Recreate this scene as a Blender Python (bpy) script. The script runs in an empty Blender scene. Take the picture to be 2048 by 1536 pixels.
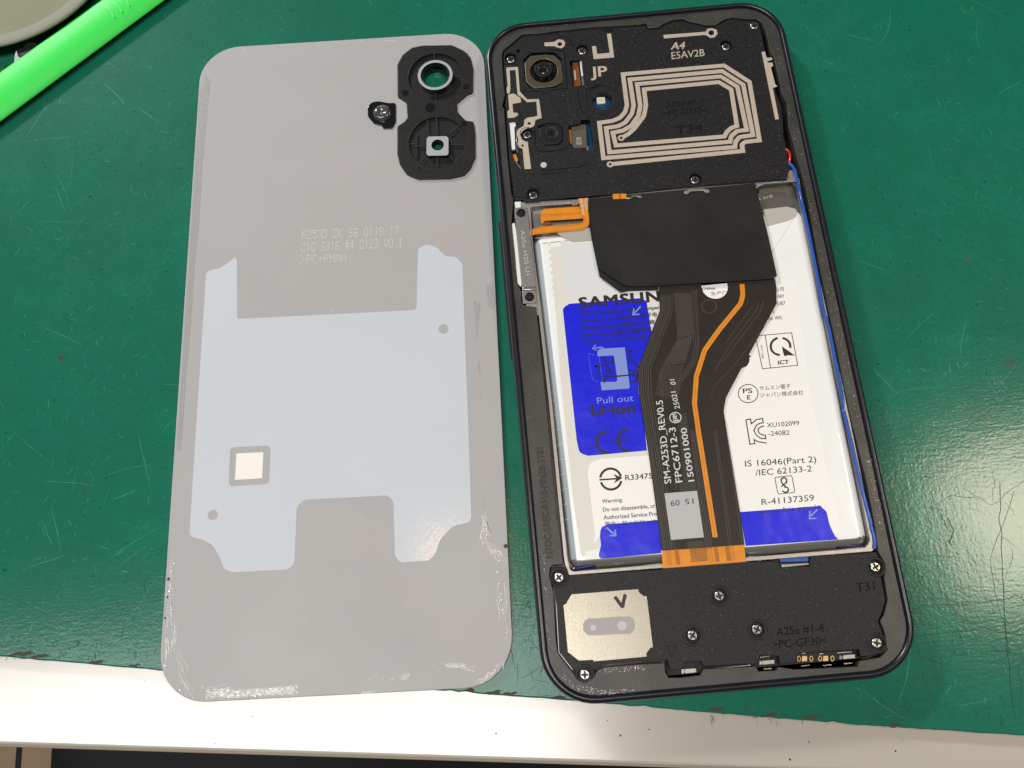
import bpy, math, random, bmesh
from mathutils import Vector, Matrix
random.seed(7)
S = 0.001                      # everything below is written in millimetres
sc = bpy.context.scene
# ------------------------------------------------------------------ camera
F, PITCH, ROLL, CAMH = 1648.257, 0.28895884, -0.0996837, 187.224
RC = Matrix.Rotation(PITCH, 3, 'X') @ Matrix.Rotation(ROLL, 3, 'Z')
cd = bpy.data.cameras.new("camera"); cam = bpy.data.objects.new("camera", cd)
sc.collection.objects.link(cam); sc.camera = cam
cam.matrix_world = Matrix.Translation((0, 0, CAMH*S)) @ RC.to_4x4()
cd.sensor_width = 36; cd.lens = F/2048*36; cd.clip_start = 0.01; cd.clip_end = 20
# ------------------------------------------------------------------ world and lamps
w = bpy.data.worlds.new("World"); sc.world = w; w.use_nodes = True
bg = w.node_tree.nodes["Background"]; bg.inputs[0].default_value = (0.85, 0.9, 1.0, 1); bg.inputs[1].default_value = 0.10
def area(name, loc, tgt, sx, sy, power, col):
    l = bpy.data.lights.new(name, 'AREA'); l.shape = 'RECTANGLE'; l.size = sx; l.size_y = sy
    l.energy = power; l.color = col
    o = bpy.data.objects.new(name, l); sc.collection.objects.link(o)
    o.location = loc; o.rotation_euler = (Vector(tgt)-Vector(loc)).to_track_quat('-Z', 'Y').to_euler()
area("ceiling_panel_lamp", (-0.75, -0.27, 2.0), (-0.75, -0.27, 0), 1.7, 0.65, 30, (1.0, 0.99, 0.97))
area("room_side_lamp", (-1.3, 2.0, 1.3), (0, 0.07, 0), 0.32, 0.26, 37, (0.97, 1.0, 0.99))
area("warm_bulb_lamp", (1.22, 0.14, 1.9), (0.1, 0.02, 0), 0.36, 0.32, 11, (1.0, 0.86, 0.66))
area("orange_bulb_lamp", (-0.20, 0.20, 2.0), (-0.2, 0.2, 0), 0.14, 0.12, 1.8, (1.0, 0.55, 0.25))
sc.view_settings.view_transform = 'Standard'; sc.view_settings.look = 'None'
sc.view_settings.exposure = 0.0; sc.view_settings.gamma = 1.0
# ------------------------------------------------------------------ helpers
def W(px, py, z=0.0):          # point of the plane at height z (mm) seen at photo position px, py
    d = RC @ Vector(((px-1024)/F, (768-py)/F, -1.0))
    t = (z-CAMH)/d.z
    return Vector((d.x*t, d.y*t, z))
def ZM(ox, oy, s):
    return lambda pts: [(ox+p[0]/s, oy+p[1]/s)+tuple(p[2:]) for p in pts]
Z1=ZM(960,0,6.4); Z2=ZM(960,200,6.4); Z3=ZM(1240,0,5.12); Z4=ZM(1140,100,4.267); Z5=ZM(1020,380,6.4); Z6=ZM(1300,340,5.12)
Z7=ZM(1040,560,5.689); Z8=ZM(1360,560,5.689); Z9=ZM(1060,800,5.689); Z10=ZM(1400,800,5.689); Z11=ZM(1060,1040,4.1525)
Z12=ZM(1400,1040,4.152); Z13=ZM(720,60,4.8); Z15=ZM(500,440,6.0235); Z16=ZM(340,860,5.12); Z17=ZM(560,960,3.491)
Z18=ZM(300,1100,4.8); Z19=ZM(0,0,4.876); Z26=ZM(1280,820,4.8); Z27=ZM(860,560,2.648)
def mmpp(px, py, z=0): return (W(px+1, py, z)-W(px, py, z)).length
ORG = {}
def empty(name, loc, label, cat):
    o = bpy.data.objects.new(name, None); sc.collection.objects.link(o)
    o.location = Vector(loc)*S; o['label'] = label; o['category'] = cat; o.empty_display_size = .01
    ORG[o.name] = Vector(loc); return o
def origin(p):
    v = Vector((0, 0, 0))
    while p is not None:
        v = v + ORG.get(p.name, Vector((0, 0, 0))); p = p.parent
    return v
def link(name, me, mat, parent=None, smooth=False, **props):
    o = bpy.data.objects.new(name, me); sc.collection.objects.link(o)
    if parent is not None: o.parent = parent
    if mat is not None:
        idx = [p.material_index for p in me.polygons]
        me.materials.clear()
        for m in (mat if isinstance(mat, (list, tuple)) else [mat]): me.materials.append(m)
        if any(idx):
            for p, i_ in zip(me.polygons, idx): p.material_index = i_
    off = origin(parent); T = Matrix.Scale(S, 4) @ Matrix.Translation(-off)
    me.transform(T)
    if smooth:
        for p in me.polygons: p.use_smooth = True
    for k, v in props.items(): o[k] = v
    return o
def tomesh(cu):
    o = bpy.data.objects.new("tmp", cu); me = bpy.data.meshes.new_from_object(o)
    bpy.data.objects.remove(o); bpy.data.curves.remove(cu); return me
def fillet(P, r=0.0, n=6, closed=True):
    out = []; N = len(P)
    for i in range(N):
        p = P[i]; ri = p[2] if len(p) > 2 else r
        a = Vector(P[i-1][:2]); b = Vector(p[:2]); c = Vector(P[(i+1) % N][:2])
        if ri <= 0 or (not closed and i in (0, N-1)): out.append(tuple(b)); continue
        u = a-b; v = c-b
        if u.length < 1e-6 or v.length < 1e-6: continue
        L1, L2 = u.length, v.length; u.normalize(); v.normalize()
        ang = u.angle(v)
        if ang > 3.05: out.append(tuple(b)); continue
        t = min(ri/math.tan(ang/2), L1*.48, L2*.48)
        p0 = b+u*t; p1 = b+v*t
        for k in range(n+1):
            s = k/n; q = p0*(1-s)**2+b*2*s*(1-s)+p1*s*s
            out.append(tuple(q))
    return out
def un(pts, z):                # photo outline -> mm outline on plane z
    return [tuple(W(p[0], p[1], z)[:2])+tuple(p[2:]) for p in pts]
def circ(cx, cy, rx, n=32, ry=None, a0=0, a1=2*math.pi):
    ry = ry or rx; full = abs(a1-a0-2*math.pi) < 1e-6
    return [(cx+rx*math.cos(a0+(a1-a0)*k/(n if full else n-1)), cy+ry*math.sin(a0+(a1-a0)*k/(n if full else n-1))) for k in range(n)]
def ccirc(c, r, z, n=32):      # round in the world (mm) about photo point c
    q = W(c[0], c[1], z); return circ(q.x, q.y, r, n)
def slab(loops, z0, z1, bev=0.0, res=1):       # loops in mm; even-odd filled prism
    cu = bpy.data.curves.new("c", 'CURVE'); cu.dimensions = '2D'; cu.fill_mode = 'BOTH'
    for L in loops:
        sp = cu.splines.new('POLY'); sp.points.add(len(L)-1); sp.use_cyclic_u = True
        for k, p in enumerate(L): sp.points[k].co = (p[0], p[1], 0, 1)
    h = (z1-z0)/2; bev = min(bev, h*.98)
    cu.extrude = h-bev; cu.bevel_depth = bev; cu.bevel_resolution = res
    if bev > 0: cu.offset = -bev
    me = tomesh(cu)
    me.transform(Matrix.Translation((0, 0, (z0+z1)/2)))
    bm = bmesh.new(); bm.from_mesh(me); bmesh.ops.remove_doubles(bm, verts=bm.verts, dist=1e-5); bm.to_mesh(me); bm.free()
    return me
def plate(name, out, z0, z1, mat, parent, holes=(), bev=0.05, r=0.0, res=1, holes_mm=(), **kw):
    loops = [fillet(un(out, z1), r)]+[fillet(un(h, z1), r) for h in holes]+list(holes_mm)
    return link(name, slab(loops, z0, z1, bev, res), mat, parent, **kw)
def join(ms):
    bm = bmesh.new()
    for m in ms: bm.from_mesh(m)
    me = bpy.data.meshes.new("j"); bm.to_mesh(me); bm.free()
    for m in ms: bpy.data.meshes.remove(m)
    return me
def offs(P, d, closed):
    n = len(P); out = []
    for i in range(n):
        p = Vector(P[i][:2])
        a = Vector(P[i-1][:2]) if (closed or i > 0) else None
        c = Vector(P[(i+1) % n][:2]) if (closed or i < n-1) else None
        ds = []
        if a is not None and (p-a).length > 1e-9: ds.append((p-a).normalized())
        if c is not None and (c-p).length > 1e-9: ds.append((c-p).normalized())
        if not ds: continue
        ns = [Vector((-q.y, q.x)) for q in ds]
        m = sum(ns, Vector((0, 0)))
        if m.length < 1e-6: m = ns[0].copy()
        m.normalize(); k = 1/max(.45, m.dot(ns[0]))
        out.append(tuple(p+m*d*k))
    return out
def ribbon(P, wd, z0, z1, closed=False, bev=0.0):   # P mm; quads, so it may pass close to itself
    Q = [P[0]]
    for p in P[1:]:
        if (Vector(p[:2])-Vector(Q[-1][:2])).length > 1e-4: Q.append(p)
    if closed and (Vector(Q[0][:2])-Vector(Q[-1][:2])).length < 1e-4: Q.pop()
    A_ = offs(Q, wd/2, closed); B_ = offs(Q, -wd/2, closed); n = len(Q)
    V = [(*p[:2], z1) for p in A_]+[(*p[:2], z1) for p in B_]+[(*p[:2], z0) for p in A_]+[(*p[:2], z0) for p in B_]; Fc = []
    for i in range(n if closed else n-1):
        j = (i+1) % n
        Fc += [(i, n+i, n+j, j), (2*n+i, i, j, 2*n+j), (n+i, 3*n+i, 3*n+j, n+j)]
    if not closed: Fc += [(0, 2*n, 3*n, n), (n-1, 2*n-1, 4*n-1, 3*n-1)]
    me = bpy.data.meshes.new("r"); me.from_pydata(V, [], Fc)
    bm = bmesh.new(); bm.from_mesh(me); bmesh.ops.recalc_face_normals(bm, faces=bm.faces)
    if sum(f.normal.z for f in bm.faces) < 0: bmesh.ops.reverse_faces(bm, faces=bm.faces)
    bm.to_mesh(me); bm.free(); return me
def lines(name, LS, z, mat, parent, th=0.015):       # each moulded line an object of its own
    for L_ in LS: strokes(name, [L_], z, mat, parent, th)
def strokes(name, lines, z, mat, parent, th=0.015, **kw):   # lines: (photo pts, width px, closed, fillet mm)
    ms = []
    for k, L in enumerate(lines):
        pts, wd = L[0], L[1]; cl = L[2] if len(L) > 2 else False; r = L[3] if len(L) > 3 else 0
        zz = z+0.0015*(k % 8)
        P = fillet(un(pts, zz), r, 6, cl)
        ms.append(ribbon(P, wd*mmpp(pts[0][0], pts[0][1], z), zz-0.01, zz+th, cl))
    return link(name, join(ms), mat, parent, **kw)
def tube(P, r, res=3, caps=True):
    cu = bpy.data.curves.new("c", 'CURVE'); cu.dimensions = '3D'; cu.bevel_depth = r; cu.bevel_resolution = res; cu.use_fill_caps = caps
    sp = cu.splines.new('POLY'); sp.points.add(len(P)-1)
    for k, p in enumerate(P): sp.points[k].co = (*p, 1)
    return tomesh(cu)
def smooth3(P, it=2):
    for _ in range(it):
        Q = [P[0]]
        for a, b in zip(P, P[1:]):
            a = Vector(a); b = Vector(b); Q += [a*.75+b*.25, a*.25+b*.75]
        P = Q+[P[-1]]
    return [Vector(p) for p in P]
def text(s, p0, p1, pt, z, mat, parent, bold=0.0, th=0.015, name="lettering", space=1.0, **kw):
    """s set along photo baseline p0-p1, capitals as high as p0-pt"""
    cu = bpy.data.curves.new("t", 'FONT'); cu.body = s; cu.size = 1; cu.extrude = 0.01; cu.resolution_u = 3; cu.space_character = space
    me = tomesh(cu)
    xs = [v.co.x for v in me.vertices]; 
    if not xs: return None
    x0, x1 = min(xs), max(xs); cap = 0.73
    if not any(c.isupper() or c.isdigit() for c in s): cap = 0.85
    A = W(*p0, z); B = W(*p1, z); C = W(*pt, z)
    ux = (B-A)/(x1-x0); uy = (C-A)/cap
    if bold:
        cps = []
        for k, (dx, dy) in enumerate(((-bold, -bold*.6), (bold, -bold*.6), (-bold, bold*.6), (bold, bold*.6), (0, 0))):
            c_ = me.copy(); c_.transform(Matrix.Translation((dx, dy, k*.003))); cps.append(c_)
        bpy.data.meshes.remove(me); me = join(cps)
    for v in me.vertices:
        q = A+ux*(v.co.x-x0)+uy*v.co.y; v.co = (q.x, q.y, z+th/2+v.co.z*th*50)
    return link(name, me, mat, parent, **kw)
def lathe(prof, c, n=40, cap=True):
    bm = bmesh.new(); R = []
    for r, z in prof:
        R.append([bm.verts.new((c[0]+r*math.cos(2*math.pi*k/n), c[1]+r*math.sin(2*math.pi*k/n), z)) for k in range(n)] if r > 1e-6 else [bm.verts.new((c[0], c[1], z))])
    for a, b in zip(R, R[1:]):
        for k in range(n):
            q = [a[k % len(a)], a[(k+1) % len(a)], b[(k+1) % len(b)], b[k % len(b)]]
            u = []
            for v in q:
                if v not in u: u.append(v)
            if len(u) > 2: bm.faces.new(u)
    bmesh.ops.recalc_face_normals(bm, faces=bm.faces)
    me = bpy.data.meshes.new("l"); bm.to_mesh(me); bm.free(); return me
def autosmooth(o, ang=35):
    me = o.data
    for p in me.polygons: p.use_smooth = True
    me.set_sharp_from_angle(angle=math.radians(ang))
# ------------------------------------------------------------------ materials
def mat(name, col, rough=.5, metal=0.0, grain=None, gcol=None, gamt=.5, bump=None, spec=.5, coat=0.0, coatr=.1,
        blotch=None, sheen=None, speck=None, alpha=None, trans=0.0, rvar=None):
    """grain=(scale/mm) fine colour noise mixing to gcol; bump=(scale/mm, height mm); blotch=(scale/mm, colour, amount); speck=(scale/mm, colour, threshold)"""
    m = bpy.data.materials.new(name); m.use_nodes = True; nt = m.node_tree; N = nt.nodes; L = nt.links
    b = N["Principled BSDF"]; b.inputs["Base Color"].default_value = (*col, 1); b.inputs["Roughness"].default_value = rough
    b.inputs["Metallic"].default_value = metal; b.inputs["Specular IOR Level"].default_value = spec
    b.inputs["Coat Weight"].default_value = coat; b.inputs["Coat Roughness"].default_value = coatr
    b.inputs["Transmission Weight"].default_value = trans
    tc = N.new("ShaderNodeTexCoord"); cur = None
    def noise(scale, detail=2, rg=.5, st=None):
        n = N.new("ShaderNodeTexNoise"); n.inputs["Scale"].default_value = scale*1000; n.inputs["Detail"].default_value = detail
        n.inputs["Roughness"].default_value = rg
        if st:
            mp = N.new("ShaderNodeMapping"); mp.inputs["Scale"].default_value = st; mp.inputs["Rotation"].default_value = (0, 0, st[0]); L.new(tc.outputs["Object"], mp.inputs["Vector"]); L.new(mp.outputs[0], n.inputs["Vector"])
        else: L.new(tc.outputs["Object"], n.inputs["Vector"])
        return n.outputs["Fac"]
    def ramp(src, a, c):
        r = N.new("ShaderNodeMapRange"); r.inputs[1].default_value = a; r.inputs[2].default_value = c; L.new(src, r.inputs[0]); return r.outputs[0]
    def mix(fac, c2, amt=1.0):
        nonlocal cur
        x = N.new("ShaderNodeMix"); x.data_type = 'RGBA'
        mu = N.new("ShaderNodeMath"); mu.operation = 'MULTIPLY'; mu.inputs[1].default_value = amt; L.new(fac, mu.inputs[0]); L.new(mu.outputs[0], x.inputs[0])
        if cur is None: x.inputs[6].default_value = (*col, 1)
        else: L.new(cur, x.inputs[6])
        x.inputs[7].default_value = (*c2, 1); cur = x.outputs[2]
    if blotch: 
        for bl in (blotch if isinstance(blotch[0], tuple) else [blotch]): mix(ramp(noise(bl[0], 3), .38, .66), bl[1], bl[2])
    if grain: mix(ramp(noise(grain, 2), .35, .68), gcol, gamt)
    if speck: mix(ramp(noise(speck[0], 1, .4), speck[2], speck[2]+.05), speck[1], 1.0)
    if cur is not None: L.new(cur, b.inputs["Base Color"])
    if rvar:
        r = N.new("ShaderNodeMapRange"); r.inputs[1].default_value = .3; r.inputs[2].default_value = .7
        r.inputs[3].default_value = rvar[1]; r.inputs[4].default_value = rvar[2]; L.new(noise(rvar[0], 3), r.inputs[0]); L.new(r.outputs[0], b.inputs["Roughness"])
    prev = None
    if bump:
        for bp in (bump if isinstance(bump[0], tuple) else [bump]):
            n = N.new("ShaderNodeBump"); n.inputs["Strength"].default_value = 1; n.inputs["Distance"].default_value = bp[1]*S
            L.new(noise(bp[0], 2, .5, bp[2] if len(bp) > 2 else None), n.inputs["Height"])
            if prev: L.new(prev, n.inputs["Normal"])
            prev = n.outputs[0]
        L.new(prev, b.inputs["Normal"])
        if coat: L.new(prev, b.inputs["Coat Normal"])
    if alpha is not None: b.inputs["Alpha"].default_value = alpha
    return m
M = dict(
 cover=mat("black moulded plastic", (.006, .006, .007), .5, spec=.32, grain=2.6, gcol=(.018, .018, .019), gamt=.8, bump=(3, .03), speck=(3.1, (.09, .09, .085), .70)),
 dull=mat("dull black plastic", (.006, .006, .006), .5, spec=.35, bump=(3, .01)),
 edge=mat("glint-painted plastic edge", (.035, .035, .035), .25, coat=.5),  # lighter grey paints the glints on raised edges into the colour
 trim=mat("grained black trim plastic", (.005, .005, .005), .42, spec=.4, grain=2.2, gcol=(.015, .015, .014), gamt=.8, bump=(2.4, .05)),
 engr=mat("engraved charcoal plastic", (.007, .007, .006), .5, grain=1.2, gcol=(.016, .016, .014), gamt=.7),
 gloss=mat("glossy black lens", (.006, .006, .008), .08, coat=1, coatr=.03),
 ledge=mat("charcoal frame plastic", (.048, .047, .042), .40, spec=.5, grain=2.2, gcol=(.06, .058, .049), gamt=.6, bump=(1.6, .03), blotch=(.10, (.016, .015, .014), .8)),
 rim=mat("dark navy frame", (.006, .006, .013), .32, coat=.4, coatr=.2, bump=(2.5, .006)),
 trace=mat("silver-beige antenna paint", (.52, .44, .36), .42, metal=.25, grain=3, gcol=(.66, .57, .48), gamt=.7, bump=(4, .008)),
 steel=mat("bright steel", (.50, .49, .47), .3, metal=1, bump=(2, .006)),
 bsteel=mat("bracket steel", (.30, .29, .28), .42, metal=.85, grain=4, gcol=(.4, .39, .37), bump=(4, .008)),
 tray=mat("tray alloy", (.38, .365, .34), .38, metal=.75, grain=1.5, gcol=(.48, .46, .43), gamt=.5, bump=(2, .01)),
 traydark=mat("recessed tray alloy", (.20, .185, .165), .4, metal=.7, bump=(.3, .04)),
 white=mat("white contact plastic", (.75, .77, .78), .4),
 brass=mat("brass shield", (.22, .175, .11), .36, metal=.9, grain=2, gcol=(.3, .22, .12), bump=(2, .02)),
 pcb=mat("blue circuit board", (.005, .07, .16), .35, grain=1.2, gcol=(.004, .035, .09), coat=.3),
 copper=mat("brown flex", (.16, .045, .012), .35, grain=3, gcol=(.3, .1, .03), gamt=.5),
 orange=mat("orange polyimide flex", (.68, .23, .012), .33, grain=.5, gcol=(.8, .31, .02), gamt=.5, bump=(.4, .01), coat=.3, coatr=.2),
 oranged=mat("darker orange flex", (.40, .13, .01), .35),
 flex=mat("black flex cable", (.020, .016, .013), .36, spec=.35, grain=1.0, gcol=(.028, .023, .019), gamt=.4, bump=(.8, .006)),
 flexline=mat("flex cable conductor", (.12, .108, .095), .36),
 flexdark=mat("flex cable dark mesh", (.012, .010, .009), .5),
 tape=mat("matt black tape", (.009, .009, .008), .55, spec=.28, bump=((.10, .5), (.3, .05), (2, .005)), blotch=(.05, (.016, .016, .015), 1.)),
 tapelow=mat("lower black tape", (.010, .010, .009), .5, spec=.3),
 batt=mat("white battery film", (.84, .85, .84), .24, grain=.15, gcol=(.86, .87, .86), gamt=.8, bump=((.25, .04), (.09, .25)), coat=.5, coatr=.15),
 film=mat("clear cream pull film", (.74, .72, .66), .22, coat=.8, coatr=.12, bump=(.5, .012)),
 label=mat("white battery print", (.88, .87, .84), .3, coat=.5, coatr=.12, bump=((.3, .02), (.09, .25))),
 sheen=mat("cool white battery film", (.70, .71, .72), .25, coat=.5, coatr=.12, bump=(.3, .012)),
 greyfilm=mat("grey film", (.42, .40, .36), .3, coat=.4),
 blue=mat("blue film", (.004, .010, .66), .30, grain=1.6, gcol=(.010, .016, .82), gamt=.5, coat=.45, coatr=.16, blotch=(.08, (.004, .007, .56), .6), bump=((.8, .014), (.13, .25))),
 navy=mat("dark blue pouch fold", (.008, .008, .09), .25, coat=.6),
 ltblue=mat("pale blue print", (.20, .28, .62), .35),
 sidefilm=mat("blue-grey wrapped side film", (.36, .41, .43), .25, coat=.6, bump=(.4, .02)),
 pouch=mat("silver battery pouch", (.30, .29, .27), .3, metal=.6, bump=(.4, .03), coat=.5),
 ink=mat("black ink", (.012, .010, .012), .45),
 inkb=mat("ink under blue film", (.006, .004, .05), .4),
 white_ink=mat("white ink", (.62, .62, .62), .5),
 sticker=mat("grey paper sticker", (.44, .45, .45), .5, bump=(2, .003)),
 wireb=mat("blue wire", (.014, .08, .38), .35, coat=.3),
 wirer=mat("red wire", (.6, .012, .012), .3, coat=.4),
 plateM=mat("brushed steel plate", (.36, .34, .28), .34, metal=.9, grain=3, gcol=(.46, .44, .37), gamt=.6, bump=((3, .02), (.3, .01))),
 vent=mat("grey vent film", (.36, .34, .335), .45, bump=(.4, .006)),
 ventdot=mat("pale vent membrane", (.52, .51, .51), .5),
 marker=mat("black marker ink", (.018, .008, .006), .35),
 panel=mat("silver-grey cover plastic", (.405, .400, .402), .5, spec=.3, rvar=(.03, .36, .62), blotch=((.035, (.41, .388, .392), .8), (.05, (.385, .392, .39), .7)), bump=((.05, .02), (3, .002)), speck=(.55, (.62, .60, .58), .80)),
 panedge=mat("dark cover edge", (.02, .02, .022), .4),
 sheet=mat("pale blue-grey sheet", (.545, .59, .645), .45, spec=.3, bump=((.06, .03), (1.1, .012), (.25, .02)), coat=.35, coatr=.11, blotch=(.03, (.565, .605, .65), .7)),
 residue=mat("clear adhesive residue", (.72, .71, .69), .1, coat=1, coatr=.05, bump=(1.2, .12)),
 resdark=mat("worn adhesive strip", (.355, .35, .35), .28, bump=(.8, .05)),
 rust=mat("brown grit", (.12, .05, .025), .6),
 dotink=mat("laser-marked dots", (.80, .79, .76), .4),
 label2=mat("cream code label", (.85, .82, .76), .45),
 ring=mat("grey adhesive ring", (.40, .40, .44), .4),
 clear=mat("clear flash lens", (.35, .4, .385), .14, trans=.85, coat=1),
 green=mat("bright green plastic", (.03, .78, .08), .45, spec=.4, bump=((2.2, .03), (.15, .02)), grain=1.5, gcol=(.035, .84, .095), gamt=.4),
 greenl=mat("pale green highlight mark", (.35, .95, .4), .35),  # highlights of the green bar, painted as a pale tone
 dish=mat("frosted grey dish plastic", (.22, .225, .15), .7, spec=.15, blotch=(.03, (.27, .28, .19), .8), bump=(.6, .01)),
 dishrim=mat("pale dish rim plastic", (.27, .27, .21), .6, spec=.3, bump=(1, .01)),
 matg=mat("green bench mat", (.004, .150, .088), .5, coat=.6, coatr=.15, grain=1.1, gcol=(.003, .12, .070), gamt=.55, blotch=((.012, (.012, .175, .11), .9), (.035, (.016, .115, .08), .6), (.15, (.006, .125, .075), .5)), bump=((1.6, .015), (.12, .03), (1.1, .013, (.3, 1.3, 1)), (.9, .010, (1.3, .3, 1))), spec=.06, speck=(.9, (.002, .06, .04), .74)),
 scl=mat("pale green scratch", (.06, .31, .22), .3),
 scd=mat("dark green crack", (.003, .035, .024), .6),
 chip=mat("worn brown mat edge", (.04, .04, .025), .7, bump=(1, .1)),
 desk=mat("cream white desk top", (.465, .42, .365), .24, spec=.8, bump=((1.5, .004), (.1, .01)), coat=1.0, coatr=.14, blotch=(.02, (.48, .435, .38), .6), speck=(.35, (.34, .29, .23), .83)),
 deskedge=mat("beige desk edge band", (.30, .24, .17), .5),
 speckd=mat("dark speck", (.03, .025, .02), .6),
 wood=mat("light wood floor", (.22, .14, .08), .5, blotch=(.01, (.28, .19, .11), .7)),
 fabric=mat("black fabric", (.008, .008, .010), .9, bump=(.2, .5)),
 led=mat("yellow flash die", (.85, .75, .12), .4),
 screw=mat("screw steel", (.46, .455, .44), .3, metal=1),
 scrdark=mat("screw recess with painted shade", (.03, .03, .03), .5, metal=.5),  # shade in the screw cross put into the colour
 gold=mat("gold pad", (.75, .50, .22), .35, metal=.5),
)
# ------------------------------------------------------------------ floor, desk, mat
me = bpy.data.meshes.new("f"); me.from_pydata([(-1500, -1500, -740), (1500, -1500, -740), (1500, 1500, -740), (-1500, 1500, -740)], [], [(0, 1, 2, 3)])
fl = link("floor", me, M['wood'], kind="structure")
A = W(0, 1490, -2); B = W(1400, 1533.5, -2); u = (B-A).normalized(); nrm = Vector((-u.y, u.x, 0))
c0 = A-u*500; c1 = B+u*500
dk = empty("desk", (0, 100, -740), "cream white desk top under the green mat, its front edge along the bottom", "desk")
q = [tuple(c0[:2]), tuple(c1[:2]), tuple((c1+nrm*700)[:2]), tuple((c0+nrm*700)[:2])]
link("desk_top", slab([q], -27, -2, .8, 3), M['desk'], dk)
e0 = A-u*480-nrm*.6; e1 = B+u*480-nrm*.6
q = [tuple(e0[:2]), tuple(e1[:2]), tuple((e1+nrm*.9)[:2]), tuple((e0+nrm*.9)[:2])]
link("edge_band", slab([q], -26.5, -3.6, .2), M['deskedge'], dk)
for sx in (0, 1):
    for sy in (0, 1):
        p = (c1 if sx else c0)+u*(-60 if sx else 60)+nrm*(620 if sy else 60)
        link("leg", slab([[(p.x-20, p.y-20), (p.x+20, p.y-20), (p.x+20, p.y+20), (p.x-20, p.y+20)]], -740, -27.2, 2), M['desk'], dk)
for p in [(505,1433,2.6),(558,1442,1.8),(430,1487,2.2),(290,1363,2.0),(1241,1471,4.2),(1298,1459,3),(992,1467,3.4),(1580,1519,4.4),(1791,1502,3.6),(1655,1447,2),(1618,1484,3),(1215,1441,2.4),(905,1430,1.8),(1730,1540,2)]:
    link("speck", slab([ccirc(p, p[2]*.055, -2, 8)], -2.05, -1.97), M['speckd'], dk)
front = [(-60,1307.6),(0,1313),(160,1327),(319,1341),(600,1361),(871,1381),(1134,1401),(1400,1424),(1716,1450),(2048,1471),(2200,1481)]
F0 = un(front, 0)
jit = [F0[0][:2]]
for a, b in zip(F0, F0[1:]):
    n = max(2, int((Vector(b)-Vector(a)).length/1.6))
    for k in range(1, n+1):
        jit.append((a[0]+(b[0]-a[0])*k/n, a[1]+(b[1]-a[1])*k/n+random.gauss(0, .05)+(random.random() < .04)*.25))
mt = empty("bench_mat", (0, 80, -2), "worn green rubber mat with scratches and a chipped front edge on the desk", "mat")
link("mat_sheet", slab([[(-260, jit[0][1]+8)]+jit+[(260, jit[-1][1]-8), (260, 420), (-260, 420)]], -1.98, 0, .35, 2), M['matg'], mt)
def scratch(n, region, lens, wpx, m, z, name, bend=.35, dirs=None):
    ms = []
    for _ in range(n):
        x, y = region(); x0, y0 = x, y
        if dirs is None: a = random.uniform(0, math.pi)
        else: a = random.gauss(*random.choice(dirs))
        L = random.uniform(*lens); k = max(3, int(L/1.3)); P = []
        for i in range(k):
            P.append((x, y)); x += math.cos(a)*L/k; y += math.sin(a)*L/k; a += random.gauss(0, bend)
        wd = random.uniform(*wpx); 
        prof = [wd*(math.sin(math.pi*(i+.6)/(k+.2)))*random.uniform(.5, 1) for i in range(k)]
        up = []; dn = []
        for i in range(k):
            a_ = Vector(P[max(0, i-1)]); b_ = Vector(P[min(k-1, i+1)]); t = (b_-a_).normalized(); nn = Vector((-t.y, t.x))
            up.append(tuple(Vector(P[i])+nn*prof[i]/2)); dn.append(tuple(Vector(P[i])-nn*prof[i]/2))
        vs = [(*p, z) for p in up]+[(*p, z) for p in dn]
        fs = [(i, i+1, k+i+1, k+i) for i in range(k-1)]
        mm_ = bpy.data.meshes.new("s"); mm_.from_pydata(vs, [], fs); ms.append(mm_)
    return link(name, join(ms), m, mt, kind="stuff")
def reg(x0, x1, y0, y1):
    def f():
        p = W(random.uniform(x0, x1), random.uniform(y0, y1), 0); return p.x, p.y
    return f
def pick(*rs):
    tot = sum(r[0] for r in rs)
    def f():
        t = random.uniform(0, tot)
        for r in rs:
            t -= r[0]
            if t <= 0: break
        return r[1]()
    return f
UR = reg(1600, 2048, 0, 760); LR = reg(1700, 2048, 760, 1440); LL = reg(0, 340, 700, 1300); UL = reg(0, 390, 130, 700); TT = reg(250, 1500, 0, 70)
scratch(560, pick((3, UL), (3, LL), (3, UR), (1, TT), (2, LR)), (.6, 4), (.04, .14), M['scl'], .012, "scratch_marks", .3, [(.5, .5), (2.0, .6), (1.2, .5)])
scratch(60, pick((3, UL), (3, LL), (2, UR), (2, LR)), (7, 20), (.05, .12), M['scl'], .014, "long_scratches", .08, [(.5, .3), (1.1, .4), (2.2, .4)])
scratch(60, pick((4, reg(60, 330, 1000, 1320)), (4, reg(1750, 2048, 950, 1430)), (1, UL)), (2, 11), (.06, .2), M['scd'], .016, "cracks", .3, [(1.5, .5), (2.4, .6), (.1, .3)])
scratch(60, reg(1020, 1110, 1180, 1400), (2, 8), (.06, .16), M['scd'], .017, "cracks", .25, [(1.5, .4), (.2, .4)])
scratch(60, reg(0, 320, 1285, 1325), (.8, 3), (.08, .25), M['scd'], .018, "edge_cracks", .4, [(1.6, .4)])
scratch(70, reg(1400, 2048, 1405, 1455), (.8, 3.5), (.06, .2), M['scd'], .018, "edge_cracks", .4, [(1.6, .3)])
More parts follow.
